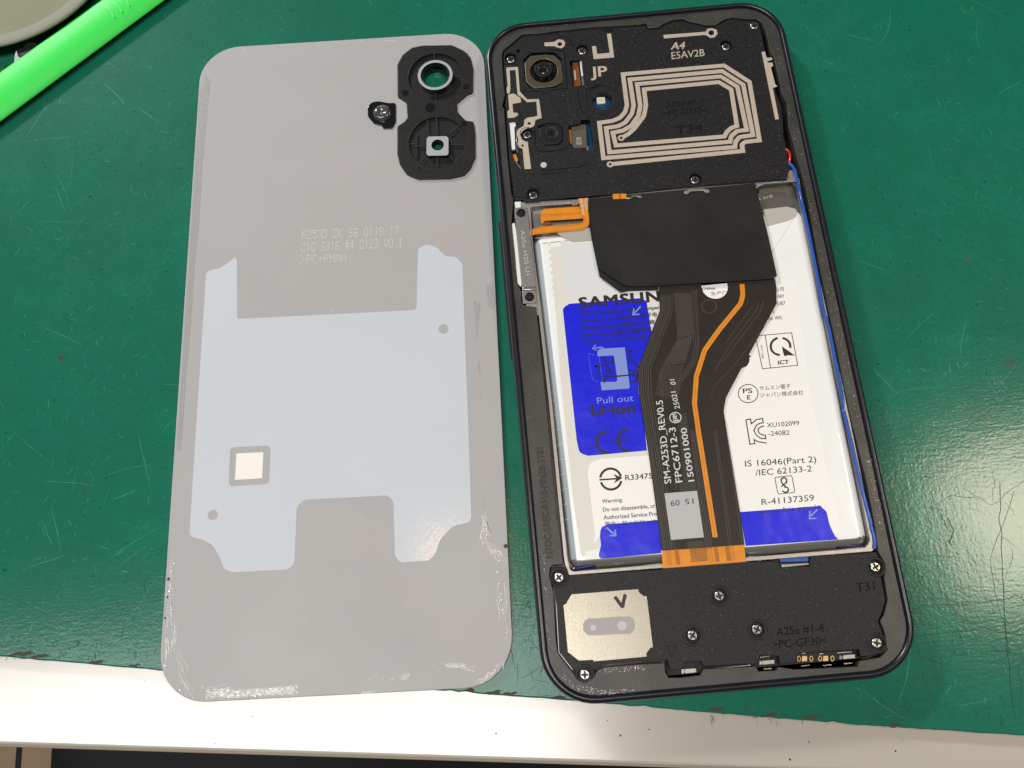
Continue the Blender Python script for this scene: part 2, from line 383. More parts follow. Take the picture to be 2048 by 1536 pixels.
ln = [([(1835,1160),(1890,1210),(1965,1205),(2005,1200),(2048,1190)],1.6),([(2000,960),(2003,1120),(2012,1280),(2030,1440)],2.2),([(1820,1217),(1900,1205),(1960,1204)],1.4),
      ([(1875,1130),(1880,1180),(1912,1235),(1990,1262),(2048,1268)],1.6),([(1930,980),(1985,1010),(2048,960)],1.2),([(1895,1035),(1905,1060),(1900,1090)],3),([(1883,1028),(1893,1055)],2.4),
      ([(1790,1225),(1850,1150)],1.2),([(1900,1225),(1925,1280),(1895,1330)],1.1),([(1730,1113),(1850,1112),(1915,1114)],1.4),([(2030,985),(1980,1120),(2020,1310)],1.3),([(1830,1270),(1960,1262),(2048,1240)],1.2)]
def smo(p):
    o_ = []
    for a, b in zip(p, p[1:]):
        for k in range(6): o_.append((a[0]+(b[0]-a[0])*k/6, a[1]+(b[1]-a[1])*k/6))
    return o_+[p[-1]]
strokes("deep_cracks", [([(x+random.gauss(0,1.5), y+random.gauss(0,1.5)) for x, y in smo(p)], w_*.62, False) for p, w_ in ln], .01, M['scd'], mt, th=.012, kind="stuff")
ms = []
for cx, cy, L in [(40,1312,8),(78,1317,6),(193,1328,4),(268,1335,3),(990,1388,5),(1020,1391,4),(1120,1399,5),(1430,1422,5),(1540,1434,6),(1620,1438,6),(1790,1455,3),(940,1384,3)]:
    p = W(cx, cy-5, .02); b = []
    for k in range(14):
        a = 2*math.pi*k/14; b.append((p.x+L*.42*math.cos(a)*random.uniform(.5, 1.2), p.y+.5*math.sin(a)*random.uniform(.3, 1.2)-.12))
    ms.append(slab([b], -.5, .03+.002*len(ms), .02))
link("worn_chips", join(ms), M['chip'], mt, kind="stuff")
p = W(123, 714, .05); link("burn_dot", lathe([(0, .05), (.5, .05), (.75, .02), (.9, 0)], p, 16), M['scd'], mt)
for c, r in (((1933, 520), 1.1), ((2022, 726), 1.9)):
    p = W(*c, 0); b = [(p.x+r*math.cos(k*.5)*random.uniform(.5, 1), p.y+r*math.sin(k*.5)*random.uniform(.5, 1)) for k in range(12)]
    link("stain", slab([b], -.1, .008), bpy.data.materials.get("stain") or mat("stain", (.025, .085, .055), .6, blotch=(.5, (.01, .12, .075), 1.)), mt)
# far below the desk front
p0 = W(146, 1500, -700); p1 = W(1500, 1560, -700)
link("draped_cloth", slab([fillet([(p0.x, p0.y-500), (p1.x+900, p0.y-500), (p1.x+900, p0.y+500), (p0.x, p0.y+500)], 30)], -739, -650, 15, 3), M['fabric'], None,
     label="black fabric on the floor below the front edge of the desk", category="fabric")
a_ = W(38, 1500, -739.5); link("floor_joint", slab([[(a_.x-3, -1400), (a_.x+3, -1400), (a_.x+3, 1400), (a_.x-3, 1400)]], -741, -739.5), M['fabric'], fl)

# ------------------------------------------------------------------ back cover (panel)
PX, PY, PT = -40.327, 73.615, -0.0453276
bc = empty("back_cover", (PX, PY, 0), "silver-grey phone back cover lying inside up on the green mat", "phone cover")
def rrect(cx, cy, t, w_, h_, r, n=10):
    P = []
    for sx, sy, a0 in ((1, 1, 0), (-1, 1, 1), (-1, -1, 2), (1, -1, 3)):
        for k in range(n+1):
            a = (a0+k/n)*math.pi/2; P.append((sx*(w_/2-r)+r*math.cos(a), sy*(h_/2-r)+r*math.sin(a)))
    return [(cx+x*math.cos(t)-y*math.sin(t), cy+x*math.sin(t)+y*math.cos(t)) for x, y in P]
modout = Z13([(600,150,1),(880,145,1),(1000,200,2),(1060,265,1),(1085,370,1),(1082,600,.6),(1030,620,.4),(930,705,.5),(932,785,.4),(1015,870,.4),(1090,880,.6),(1105,1000,1),(1108,1220,2),(1060,1330,2),(1000,1395,1.5),(860,1425,1),(560,1430,1.5),(450,1385,2),(385,1290,2),(362,1190,.5),(362,925,.5),(430,880,.3),(460,840,.3),(450,700,.3),(430,680,.3),(365,640,.6),(362,330,1.2),(410,240,2),(500,170,1.5)])
holes = [ccirc(Z13([(728, 490)])[0], 2.9, 0.05), ccirc(Z13([(745, 1125)])[0], 1.15, 0.05, 20)]
top = rrect(PX, PY, PT, 76.6, 166.6, 10.6)
link("panel", slab([top, [tuple(v) for v in fillet(un(modout, 1.05), 0, 5)]], .12, 1.05, .16, 2), M['panel'], bc)
link("outer_skin", slab([rrect(PX, PY, PT, 76.7, 166.7, 10.6)]+holes, 0.0, .5, .2, 2), M['panedge'], bc)
# worn adhesive strips along the edges, with glints
def strip(pts, m, z=1.06, name="adhesive_strip"):
    return link(name, slab([[(p[0]+random.gauss(0, .06), p[1]+random.gauss(0, .06)) for p in fillet(un(pts, z), .5, 4)]], z-.03, z+.02), m, bc)
strip([(411,150),(420,160),(414,230),(405,330),(399,430),(390,520),(382,640),(371,760),(363,900),(352,900),(360,780),(372,600),(382,450),(392,300),(399,190)], M['resdark'])
strip([(947,604),(961,606),(958,650),(952,690),(951,604)], M['resdark'])
strip([(968,985),(972,1040),(985,1085),(1012,1100),(1002,1112),(966,1110),(963,1010)], M['resdark'])
strip([(884,1327),(930,1325),(932,1340),(925,1333),(900,1337)], M['resdark'])
strip([(800,1352),(822,1342),(815,1360),(803,1362)], M['resdark'])
strip([(436,1382),(590,1371),(594,1386),(480,1394),(440,1396)], M['resdark'])
strip([(725,1383),(750,1380),(757,1384),(722,1389)], M['resdark'])
strip([(972,573),(985,560),(990,600),(988,620),(975,610)], M['resdark'])
def flakes(pts, n, smin, smax, spread, m, z, name, parent, tilt=.35):
    ms = []; Q = un(pts, z); seg = []
    for a, b in zip(Q, Q[1:]): seg.append(((Vector(b[:2])-Vector(a[:2])).length, a, b))
    tot = sum(s[0] for s in seg); V = []; Fc = []
    for _ in range(n):
        t = random.uniform(0, tot)
        for L_, a, b in seg:
            if t <= L_: break
            t -= L_
        f = min(1, t/L_); c = Vector(a[:2]).lerp(Vector(b[:2]), f)+Vector((random.uniform(-1, 1), random.uniform(-1, 1)))*spread
        if parent is bc:
            lx = (c.x-PX)*math.cos(PT)+(c.y-PY)*math.sin(PT); ly = -(c.x-PX)*math.sin(PT)+(c.y-PY)*math.cos(PT)
            ax, ay = 38.3-smax-.15-abs(lx), 83.3-smax-.15-abs(ly)
            if ax < 0 or ay < 0 or (ax < 10 and ay < 10 and math.hypot(10-ax, 10-ay) > 10): continue
        s = random.uniform(smin, smax)*random.choice((1, 1, .6)); an = random.uniform(0, 6.28); el = random.uniform(.12, .8)
        gx, gy = random.gauss(0, tilt), random.gauss(0, tilt); k = random.choice((5, 6, 7)); i0 = len(V)
        lo = z+.004
        pts_ = []
        for j in range(k):
            aa = 2*math.pi*j/k; rr = s*random.uniform(.5, 1); x = rr*math.cos(aa); y = rr*math.sin(aa)*el
            pts_.append((x*math.cos(an)-y*math.sin(an), x*math.sin(an)+y*math.cos(an)))
        zs = [gx*x+gy*y for x, y in pts_]; mz = min(zs)
        for (x, y), zz in zip(pts_, zs): V.append((c.x+x, c.y+y, lo+zz-mz))
        Fc.append(tuple(range(i0, i0+k)))
    mm_ = bpy.data.meshes.new("fl"); mm_.from_pydata(V, [], Fc)
    return link(name, mm_, m, parent, kind="stuff")
flakes([(420,1385),(480,1391),(560,1385),(590,1380)], 650, .08, .5, .85, M['residue'], 1.07, "adhesive_residue", bc, .18)
flakes([(330,1230),(325,1320),(340,1370),(365,1392),(400,1402)], 110, .06, .3, .45, M['residue'], 1.07, "adhesive_residue", bc)
flakes([(347,1110),(342,1180),(336,1215)], 120, .06, .34, .55, M['residue'], 1.07, "adhesive_residue", bc)
flakes([(345,1215),(341,1270),(356,1325),(362,1375)], 60, .05, .25, .3, M['residue'], 1.07, "adhesive_residue", bc)
flakes([(480,98),(560,88),(640,84),(760,78),(840,77)], 60, .05, .28, .5, M['residue'], 1.07, "adhesive_residue", bc)
flakes([(955,190),(965,320),(975,480),(985,600)], 70, .04, .16, .5, M['residue'], 1.07, "adhesive_residue", bc)
flakes([(985,1345),(965,1358),(955,1372),(1000,1330)], 70, .06, .4, .6, M['residue'], 1.07, "adhesive_residue", bc)
flakes([(1012,1210),(1013,1280)], 40, .05, .3, .25, M['residue'], 1.07, "adhesive_residue", bc)
flakes([(968,1030),(972,1080),(995,1100),(1002,1220)], 90, .05, .3, .4, M['residue'], 1.08, "adhesive_residue", bc)
flakes([(885,1330),(925,1332),(805,1355),(700,1365)], 60, .05, .3, .4, M['residue'], 1.09, "adhesive_residue", bc)
flakes([(930,640),(955,700),(958,790),(962,870)], 40, .04, .16, .3, M['residue'], 1.07, "adhesive_residue", bc)
flakes([(620,1120),(700,1115),(770,1120)], 40, .04, .16, .9, M['resdark'], 1.07, "adhesive_residue", bc)
flakes([(450,150),(600,250),(700,400),(500,600)], 34, .04, .10, 10, M['rust'], 1.07, "dust_specks", bc, .1)
flakes([(600,1200),(700,1300),(900,1250)], 90, .03, .08, 14, M['dotink'], 1.07, "dust_specks", bc, .1)
for c, r in (((334, 1158), .45), ((327, 1236), .3), ((1008, 1092), .6), ((332, 1194), .3), ((343, 905), .22)):
    p = W(c[0]+3, c[1], 1.1); link("grit", lathe([(0, 1.2+r*.4), (r*.6, 1.15+r*.2), (r*.8, 1.1), (r*.8, 1.04)], p, 8), M['rust'], bc)
def strings(pts, n, amp, wd, m=None):
    P0 = un(pts, 1.07); LS = []
    for _ in range(n):
        k = random.randrange(len(P0)-1); t0 = random.random()*.7; a = Vector(P0[k][:2]); b = Vector(P0[k+1][:2]); d = (b-a)
        L_ = random.uniform(1.5, 6); m_ = max(5, int(L_/.35)); dn = d.normalized(); nn = Vector((-dn.y, dn.x)); off = random.uniform(-.5, .5); P = []
        ph_ = random.uniform(0, 6)
        for q in range(m_):
            off += random.gauss(0, amp); c = a+d*t0+dn*(L_*q/m_)+nn*off
            P.append(c)
        if any(abs((c.x-PX)*math.cos(PT)+(c.y-PY)*math.sin(PT)) > 37.9 or abs((c.y-PY)*math.cos(PT)-(c.x-PX)*math.sin(PT)) > 82.9 for c in P): continue
        LS.append(tube([(c.x, c.y, 1.06+.01*math.sin(q)) for q, c in enumerate(P)], random.uniform(*wd), 1))
    link("glue_strings", join(LS), m or M['residue'], bc, smooth=True, kind="stuff")
strings([(342,1100),(336,1180),(333,1260),(340,1330)], 26, .16, (.03, .09))
strings([(352,1235),(350,1290),(358,1345),(372,1380)], 16, .14, (.03, .09))
strings([(400,1388),(470,1389),(590,1378)], 40, .18, (.04, .12))
strings([(968,1020),(975,1090),(1003,1110),(1008,1220)], 24, .14, (.03, .09))
strings([(1010,1200),(1014,1290),(1000,1340),(960,1366)], 16, .12, (.03, .10))
strings([(470,97),(640,86),(830,77)], 18, .1, (.02, .07))
strings([(885,1330),(925,1333)], 8, .14, (.03, .09))
strings([(948,600),(955,700),(962,860)], 10, .08, (.02, .05), M['resdark'])
strings([(415,160),(400,330),(385,520),(370,740),(360,900)], 26, .08, (.02, .05), M['resdark'])
# pale sheet
shp = [(412,548,2),(418,541,1),(440,536,2),(460,523,2),(470,514,1),(474,520,.5),(475,638,.6),(833,620,1.0),(836,497,1.2),(852,489,1.2),(872,493,2),(890,512,2),(913,514,2),(925,528,2),(943,1030,1.5),(941,1044,1.5),(905,1053,4),(880,1080,3),(872,1106,2),(860,1121,2),(800,1125,1.5),(790,1112,2),(787,1002,2),(775,991,2),(607,1000,2.4),(594,1014,2),(589,1128,1.5),(576,1139,2),(465,1145,1.5),(448,1138,2),(440,1115,2),(424,1088,4),(400,1078,3),(382,1074,1.5),(379,1062,1)]
zs = 1.10
hs = [fillet(un(Z16([(650,178),(1005,160),(1030,190),(1015,535),(990,555),(630,577),(603,550),(618,200)]), zs), .35)]
hs += [ccirc(Z16([(440, 872)])[0], 1.15, zs, 28), ccirc((887, 658), 1.2, zs, 28)]
link("shield_sheet", slab([fillet(un(shp, zs), 0, 5)]+hs, 1.055, zs, .015), M['sheet'], bc)
cl = plate("code_label", Z16([(680,240),(957,228),(945,495),(665,512)]), 1.05, 1.12, M['label2'], bc, bev=.01)
# dot-matrix lettering
F57 = {'A':"01110 10001 10001 11111 10001 10001 10001",'2':"01110 10001 00001 00110 01000 10000 11111",'5':"11111 10000 11110 00001 00001 10001 01110",'3':"01110 10001 00001 00110 00001 10001 01110",
'D':"11110 10001 10001 10001 10001 10001 11110",'Z':"11111 00001 00010 00100 01000 10000 11111",'K':"10001 10010 10100 11000 10100 10010 10001",'S':"01111 10000 10000 01110 00001 00001 11110",
'G':"01110 10001 10000 10111 10001 10001 01110",'0':"01110 10001 10001 10001 10001 10001 01110",'1':"00100 01100 00100 00100 00100 00100 00100",'8':"01110 10001 10001 01110 10001 10001 01110",
'7':"11111 10001 00010 00010 00100 00100 00100",'6':"01110 10000 10000 11110 10001 10001 01110",'#':"01010 01010 11111 01010 11111 01010 01010",'4':"00010 00110 01010 10010 11111 00010 00010",
'V':"10001 10001 10001 10001 01010 01010 00100",'.':"00000 00000 00000 00000 00000 00000 00100",'>':"10000 01000 00100 00010 00100 01000 10000",'<':"00001 00010 00100 01000 00100 00010 00001",
'P':"11110 10001 10001 11110 10000 10000 10000",'C':"01110 10001 10000 10000 10000 10001 01110",'+':"00000 00100 00100 11111 00100 00100 00000",'M':"10001 11011 10101 10101 10001 10001 10001",
'N':"10001 11001 10101 10011 10001 10001 10001",' ':"00000 "*7,'E':"11111 10000 10000 11110 10000 10000 11111"}
def dottext(s, p0, p1, pt, z, m, parent, r=.09):
    A_ = W(*p0, z); B_ = W(*p1, z); C_ = W(*pt, z); n = len(s)*6-1; V = []; Fc = []
    for i, ch in enumerate(s):
        rows = F57[ch].split()
        for y in range(7):
            for x in range(5):
                if rows[y][x] == '1':
                    q = A_+(B_-A_)*((i*6+x)/n)+(C_-A_)*((6-y)/6); k0 = len(V)
                    rr = r*random.uniform(.8, 1.15)
                    for k in range(6): V.append((q.x+rr*math.cos(k*1.047), q.y+rr*math.sin(k*1.047), z))
                    Fc.append(tuple(range(k0, k0+6)))
    mm_ = bpy.data.meshes.new("d"); mm_.from_pydata(V, [], Fc); return link("lettering", mm_, m, parent)
a, b, c = Z15([(628,222),(1800,172),(635,130)]); dottext("A253D ZK SG 0118 17", a, b, c, 1.06, M['dotink'], bc)
a, b, c = Z15([(622,378),(1840,318),(630,280)]); dottext("010 SG16 #4 0123 V0.1", a, b, c, 1.06, M['dotink'], bc)
a, b, c = Z15([(612,522),(1235,498),(620,430)]); dottext(">PC+PMMA<", a, b, c, 1.06, M['dotink'], bc)
# camera trim of the cover
tr = empty("camera_trim", (0, 0, 0), "", ""); del tr['label'], tr['category']; tr.parent = bc; ORG[tr.name] = Vector((0, 0, 0)); tr.location = -ORG[bc.name]*S; ORG[tr.name] = -ORG[bc.name]
zt = 1.6
h1 = ccirc(Z13([(725, 445)])[0], 7.2, zt, 48); h2 = ccirc(Z13([(745, 1075)])[0], 7.45, zt, 48)
link("trim_plate", slab([fillet(un(modout, zt), 0, 5), h1, h2], .5, zt, .1, 2), M['trim'], tr)
p = W(*Z13([(722, 435)])[0], 1.2); p2 = W(*Z13([(745, 1075)])[0], 1.2); hp = W(*Z13([(728, 490)])[0], 0.05)
link("upper_well", lathe([(7.25, 1.58), (7.25, .95), (3.2, .95)], W(*Z13([(725, 445)])[0], 1.6), 48), M['trim'], tr)
hpc = ccirc(Z13([(728, 490)])[0], 3.0, 0.5, 40)
# raised tube with grey adhesive ring
rc = W(*Z13([(722, 433)])[0], 3.0)
link("lens_tube", lathe([(4.55, .96), (4.55, 2.95), (3.75, 2.95), (3.5, 2.0), (3.2, 1.2), (3.0, .1)], rc, 48), M['gloss'], tr, smooth=False)
link("adhesive_ring", slab([circ(rc.x, rc.y, 4.6, 48), circ(rc.x, rc.y, 3.85, 48)], 2.96, 3.1, .03), M['ring'], tr)
link("upper_floor", slab([h1, hpc], .55, .93), M['trim'], tr)
link("lower_well", slab([h2, ccirc(Z13([(745, 1125)])[0], 1.3, .95, 20)], .9, 1.02), M['trim'], tr)
sq = Z13([(655,1025,.5),(828,1020,.5),(850,1040,.3),(850,1190,.5),(830,1205,.3),(655,1208,.5),(638,1190,.4),(640,1045,.3)])
zc = 2.2; ch = ccirc(Z13([(745, 1105)])[0], 1.55, zc, 28)
link("square_boss", slab([fillet(un(sq, zc), .4), ch], .95, zc, .05), M['trim'], tr)
link("adhesive_pad", slab([fillet(un(sq, zc), .4), ccirc(Z13([(745, 1105)])[0], 1.6, zc, 28)], zc+.005, zc+.08, .02), M['ring'], tr)
q = W(*Z13([(745, 1112)])[0], 2.0)
link("boss_bore", lathe([(1.5, 2.1), (1.4, 1.0), (1.2, .1)], W(*Z13([(745, 1110)])[0], 1.6), 24), M['trim'], tr)
ribs = [[(650,870),(650,975)],[(735,850),(740,1015)],[(935,925),(855,1005)],[(870,1100),(1020,1105)],[(540,1115),(632,1115)],[(620,1220),(570,1275)],[(742,1215),(745,1320)],[(860,1215),(920,1270)],[(735,830),(736,845)],[(540,985),(540,1225)],[(460,1095),(535,1095)]]
for L_ in ribs:
    strokes("rib", [(Z13(L_), 2.6, False)], 1.55, M['edge'], tr, th=.12)
for L_ in [[(712,215),(712,275)],[(725,600),(728,665)],[(905,450),(985,445)],[(500,262),(590,255)],[(500,262),(500,320)]]:
    strokes("rib", [(Z13(L_), 2.4, False)], 1.6, M['edge'], tr, th=.08)
sk = [(Z13([(365,355),(455,352)]), 1.2), (Z13([(365,372),(455,370)]), 1.2), (Z13([(385,945),(485,940)]), 1.2), (Z13([(385,968),(485,965)]), 1.0), (Z13([(460,1360),(870,1350),(875,1400),(500,1412)]), 1.1),
      (Z13([(915,240),(980,222),(1040,228)]), 1.2), (Z13([(955,600),(1080,595)]), 1.1), (Z13([(850,650),(855,800)]), .8), (Z13([(900,1275),(1050,1270),(1050,880)]), .9), (Z13([(380,1210),(480,1212),(530,1190)]), .8), (Z13([(630,150),(632,210)]), .8), (Z13([(910,150),(912,210)]), .8)]
lines("moulded_line", sk, zt+.01, M['edge'], tr, th=.06)
for c, r in (((435, 605), .95), ((675, 745), 1.35), ((1000, 900), .75), ((1020, 545), .85), ((570, 1325), .3)):
    q = W(*Z13([c])[0], zt+.02); link("pin_mark", slab([circ(q.x, q.y, r, 24)], zt-.01, zt+.015), M['gloss'], tr)
for c, r in ((Z13([(725, 445)])[0], 7.3), (Z13([(745, 1075)])[0], 7.55)):
    q = W(*c, zt); link("well_rim", lathe([(r-.12, zt-.05), (r, zt+.1), (r+.12, zt-.02)], q, 48), M['edge'], tr)
# flash window
fz = 1.35
fw = empty("flash_window", (0, 0, 0), "", ""); del fw['label'], fw['category']; fw.parent = bc; fw.location = -ORG[bc.name]*S; ORG[fw.name] = -ORG[bc.name]
plate("flash_holder", Z13([(180,682,1),(280,700,.3),(335,698,.3),(345,720,.3),(345,880,.4),(310,945,.5),(225,950,.4),(208,915,.3),(140,905,2),(75,830,2),(72,740,2),(110,690,2)]), .9, fz, M['gloss'], fw, bev=.1)
q = W(*Z13([(207, 785)])[0], 2.3)
link("flash_lens", lathe([(0, 2.2), (.8, 2.15), (1.1, 2.45), (1.6, 2.35), (2.2, 2.1), (2.3, 1.36)], q, 40), M['clear'], fw, smooth=True)
link("lens_core", lathe([(0, 1.75), (.5, 1.7), (.8, 1.38)], q, 16), M['steel'], fw)

# ------------------------------------------------------------------ phone
QX, QY, QT = 39.916, 67.73, -0.0087554
ph = empty("smartphone", (QX, QY, 0), "opened dark phone lying face down with battery, flex cable and screws exposed", "smartphone")
def loft(rings):
    bm = bmesh.new(); R = [[bm.verts.new((x, y, z)) for x, y in L_] for L_, z in rings]; n = len(R[0])
    for a, b in zip(R, R[1:]):
        for k in range(n): bm.faces.new((a[k], a[(k+1) % n], b[(k+1) % n], b[k]))
    bmesh.ops.recalc_face_normals(bm, faces=bm.faces)
    me = bpy.data.meshes.new("l"); bm.to_mesh(me); bm.free(); return me
ZL = 6.3
prof = [(5.5, .02), (1.5, .02), (.7, .35), (.15, 1.3), (0, 2.4), (0, 5.6), (.12, 6.3), (.45, 6.85), (.9, 7.05), (1.3, 6.95), (1.55, 6.6), (1.62, ZL-.2)]
fr = link("frame", loft([(rrect(QX, QY, QT, 78.2-2*i, 168.2-2*i, 11.2-i if i < 5 else 7), z) for i, z in prof]), M['rim'], ph, smooth=True)
hole = ([(1004,109),(1006.9,100),(1044,69),(1079,67),(1113,62),(1136.6,60),(1179,55),(1280,49),(1292.7,46),(1296.6,56.6),(1318,54.7),(1326,48),(1345.5,40),(1369,38),(1375,42),(1394,46),(1412,50.4),(1431,50.4),(1447,39),(1464.6,35),(1492,38),(1513,38),(1523,45),(1533,64.5),(1541,105.5),(1548.6,117),(1556,148),(1564,187.5),(1574,207),(1576,231),(1578,254.7),(1597,325),(1612.5,379),(1636,516),(1650,586),(1676,709),(1699,826),(1714.6,888),(1734,967),(1750,1053),
 (1756.5,1102.6),(1771,1126.7),(1772,1141),(1768.5,1153),(1775.7,1199),(1768.5,1230),(1761,1242),(1769.7,1264),(1775.7,1300),(1761,1314.6),(1720,1322),(1716,1333),(1590,1339),(1558,1334),(1554,1341),(1517,1343),(1512,1333),(1407,1338),(1402,1350.6),(1361,1355.5),(1337,1355.5),(1331,1346),(1328.5,1326),(1276.7,1328.6),(1214,1334),(1195,1340),(1187.6,1355.5),(1171,1366),(1154,1359),(1146.7,1346),(1132,1329),(1115.4,1305),(1111.8,1281),(1107,1184.5),(1103,1170),(1098.5,1153),(1100,1136),(1105.8,1130),(1126,1129),(1122.6,1088),(1114,1034),(1091.6,800),(1075,640),(1073,614),(1052,611),(1043,608),(1042,581.6),(1034,564),(1029,500),(1023,446),(1027,398),(1022.5,387.5),(1014.7,309),(1008,215.6),(1004.5,212.5),(1010,187.5),(1007,165.6)])
inner = rrect(QX, QY, QT, 78.2-3.24, 168.2-3.24, 9.6)
link("frame_ledge", slab([inner, fillet(un(hole, ZL), .25, 3)], 4.2, ZL, .12, 2), M['ledge'], ph)
inner2 = rrect(QX, QY, QT, 78.2-4, 168.2-4, 9.3)
link("chassis", slab([inner2], .4, 1.2), M['traydark'], ph)
link("chassis_liner", slab([inner2, rrect(QX, QY, QT, 70, 160, 8)], 1.25, 4.1), M['dull'], ph)
# battery tray walls
bL = [(1080,560),(1096,760),(1110,900),(1123,1020),(1134,1110),(1140,1136)]
tray_o = [(1038,404,.3),(1160,398,.5),(1598,352,1.0),(1606,400,.3),(1690,790,.3),(1752,1090,1.2),(1745,1103,.6),(1136,1151,.8),(1128,1120,.3),(1097,800,.3),(1076,618,.3),(1060,608,.3),(1057,470,.3),(1040,440,.3)]
tray_i = [(1061,413,.8),(1165,406,.5),(1592,361,1.4),(1601,402,.3),(1683,793,.3),(1741,1083,1.8),(1730,1095,1.2),(1141,1143,1.2),(1135,1115,.3),(1104,800,.3),(1083,618,.3),(1067,500,.5)]
plate("battery_tray", tray_o, 1.3, 5.9, M['tray'], ph, holes=[tray_i], bev=.12, res=2)
plate("tray_floor", tray_o, 1.3, 2.1, M['traydark'], ph, bev=.05)
plate("tray_step", [(1060,414),(1165,407),(1180,470),(1070,478)], 2.15, 3.6, M['tray'], ph, bev=.3)
plate("tray_corner_plate", [(1515,372,.5),(1585,366,2),(1600,420,1),(1600,440),(1525,440)], 2.15, 4.2, M['traydark'], ph, bev=.3)
plate("tray_corner_block", Z6([(980,240),(1380,225),(1480,340),(1420,400),(1000,400)]), 4.25, 4.7, mat("satin grey bracket", (.16, .15, .135), .35, metal=.5, bump=(.3, .05)), ph, bev=.2, r=.8)
text("13/0", *[ (p) for p in Z6([(1125,310),(1260,275),(1118,285)])], 4.72, M['white_ink'], ph)
# battery
bt = empty("battery", (0, 0, 0), "", ""); del bt['label'], bt['category']; bt.parent = ph; bt.location = -ORG[ph.name]*S; ORG[bt.name] = -ORG[ph.name]
bz = 5.9
bo = [(1066,478,2.6),(1602,419,3),(1736,1094,3.2),(1141,1141,3)]
bo_mm = fillet(un(bo, 4.2), 0, 6)
bo_mm2 = bo_mm
def cell():
    rings = []
    for k in range(-3, 10):
        a = k/9*math.pi/2; ins = 2.3*(1-math.cos(a)) if k >= 0 else 0; z = 3.6+2.3*math.sin(a) if k >= 0 else 3.6+k*.5
        A_ = offs(bo_mm, ins, True); B_ = offs(bo_mm, -ins, True)
        ar = lambda P: abs(sum(P[i-1][0]*P[i][1]-P[i][0]*P[i-1][1] for i in range(len(P))))
        rings.append((A_ if ar(A_) <= ar(B_) else B_, z))
    me = loft(rings); bm = bmesh.new(); bm.from_mesh(me); bm.verts.ensure_lookup_table(); n = len(bo_mm)
    tf = bm.faces.new([bm.verts[len(rings)*n-n+i] for i in range(n)])
    bmesh.ops.recalc_face_normals(bm, faces=bm.faces)
    if tf.normal.z < 0: bmesh.ops.reverse_faces(bm, faces=bm.faces)
    for f in bm.faces:
        f.smooth = f is not tf and len(f.verts) == 4
        if f.normal.y < -.15 and len(f.verts) == 4: f.material_index = 1
        elif f.normal.x < -.4 and len(f.verts) == 4: f.material_index = 2
    bm.to_mesh(me); bm.free(); return me
link("battery_cell", cell(), [M['batt'], M['pouch'], M['sidefilm']], bt)
zb = bz+.012
plate("cream_film", [(1101,494),(1200,486),(1235,580),(1330,600),(1330,690),(1290,740),(1320,905),(1325,1082),(1180,1100),(1162,1108),(1146,1000),(1122,770)], bz-.02, zb-.006, M['film'], bt, bev=.005)
plate("white_patch", Z5([(640,640,.5),(800,680,1.5),(1060,668),(1145,1110),(1420,1310),(1360,1370),(860,1395,1.8),(740,1330,1.5),(690,1160,1)]), bz, zb, M['sheen'], bt, bev=.004)
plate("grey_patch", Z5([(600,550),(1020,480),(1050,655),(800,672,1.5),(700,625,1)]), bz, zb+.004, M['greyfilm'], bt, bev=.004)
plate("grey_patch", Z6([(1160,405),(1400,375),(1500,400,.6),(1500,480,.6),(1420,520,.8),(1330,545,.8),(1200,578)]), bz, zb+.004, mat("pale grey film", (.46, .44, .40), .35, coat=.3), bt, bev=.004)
plate("white_patch", Z9([(1350,630),(800,670,1.6),(680,720,1.5),(655,820,1),(740,1536)])+Z11([(530,200),(580,130),(590,50),(640,30),(1060,10),(1060,-60)]), bz, zb+.002, M['label'], bt, bev=.004)
plate("white_patch", Z8([(1085,0),(1330,0),(1440,1000),(1540,1536)])+Z10([(1500,1000),(1600,1500),(1500,1536),(1440,1270),(1380,1225),(450,1275),(260,100)])+Z8([(490,1450),(540,1300),(1000,450),(1110,200)]), bz, zb+.003, M['label'], bt, bev=.004)
blue1 = Z7([(485,320,1.3),(560,270,1.3),(1380,205,1.2),(1440,240,.6),(1500,620),(1340,1000),(1350,1300),(1400,1536)])+Z9([(1330,575),(660,635,1.2),(560,600,1.6),(530,450)])
plate("blue_film", blue1, bz, zb+.008, M['blue'], bt, bev=.004)
blue2 = Z11([(1062,0),(650,35,1),(590,60,1.4),(580,130,.8),(590,210,1.5),(560,325,1.2),(1090,275),(1095,200)])
plate("blue_film", blue2, bz, zb+.008, M['blue'], bt, bev=.004)
blue3 = Z10([(450,1275),(1370,1205,1),(1440,1270,1.2),(1470,1400,1)])+Z12([(1085,60,.8),(1120,130,.8),(1150,162),(380,215),(340,0)])
plate("blue_film", blue3, bz, zb+.008, M['blue'], bt, bev=.004)
# emboss dots in the cream film
ms = []
def dots(a, b, n, w_, z=zb+.004):
    for k in range(n):
        t = k/(n-1); c = (a[0]+(b[0]-a[0])*t, a[1]+(b[1]-a[1])*t); q = W(*c, z); z += .0006
        ms.append(slab([fillet([(q.x-w_, q.y-w_), (q.x+w_, q.y-w_), (q.x+w_, q.y+w_), (q.x-w_, q.y+w_)], .2, 2)], z-.01, z+.03, .01))
a, b = Z5([(500, 690), (572, 1335)]); dots(a, b, 8, .42)
a, b = Z7([(385, 100), (500, 1000)]); dots(a, b, 11, .34)
a, b = Z7([(440, 400), (560, 1400)]); dots(a, b, 12, .25)
a, b = Z9([(400, 60), (545, 1400)]); dots(a, b, 17, .34)
a, b = Z9([(480, 500), (560, 1100)]); dots(a, b, 8, .25)
a, b = Z11([(415, 60), (445, 280)]); dots(a, b, 4, .36)
link("embossed_dots", join(ms), M['film'], bt, kind="stuff")
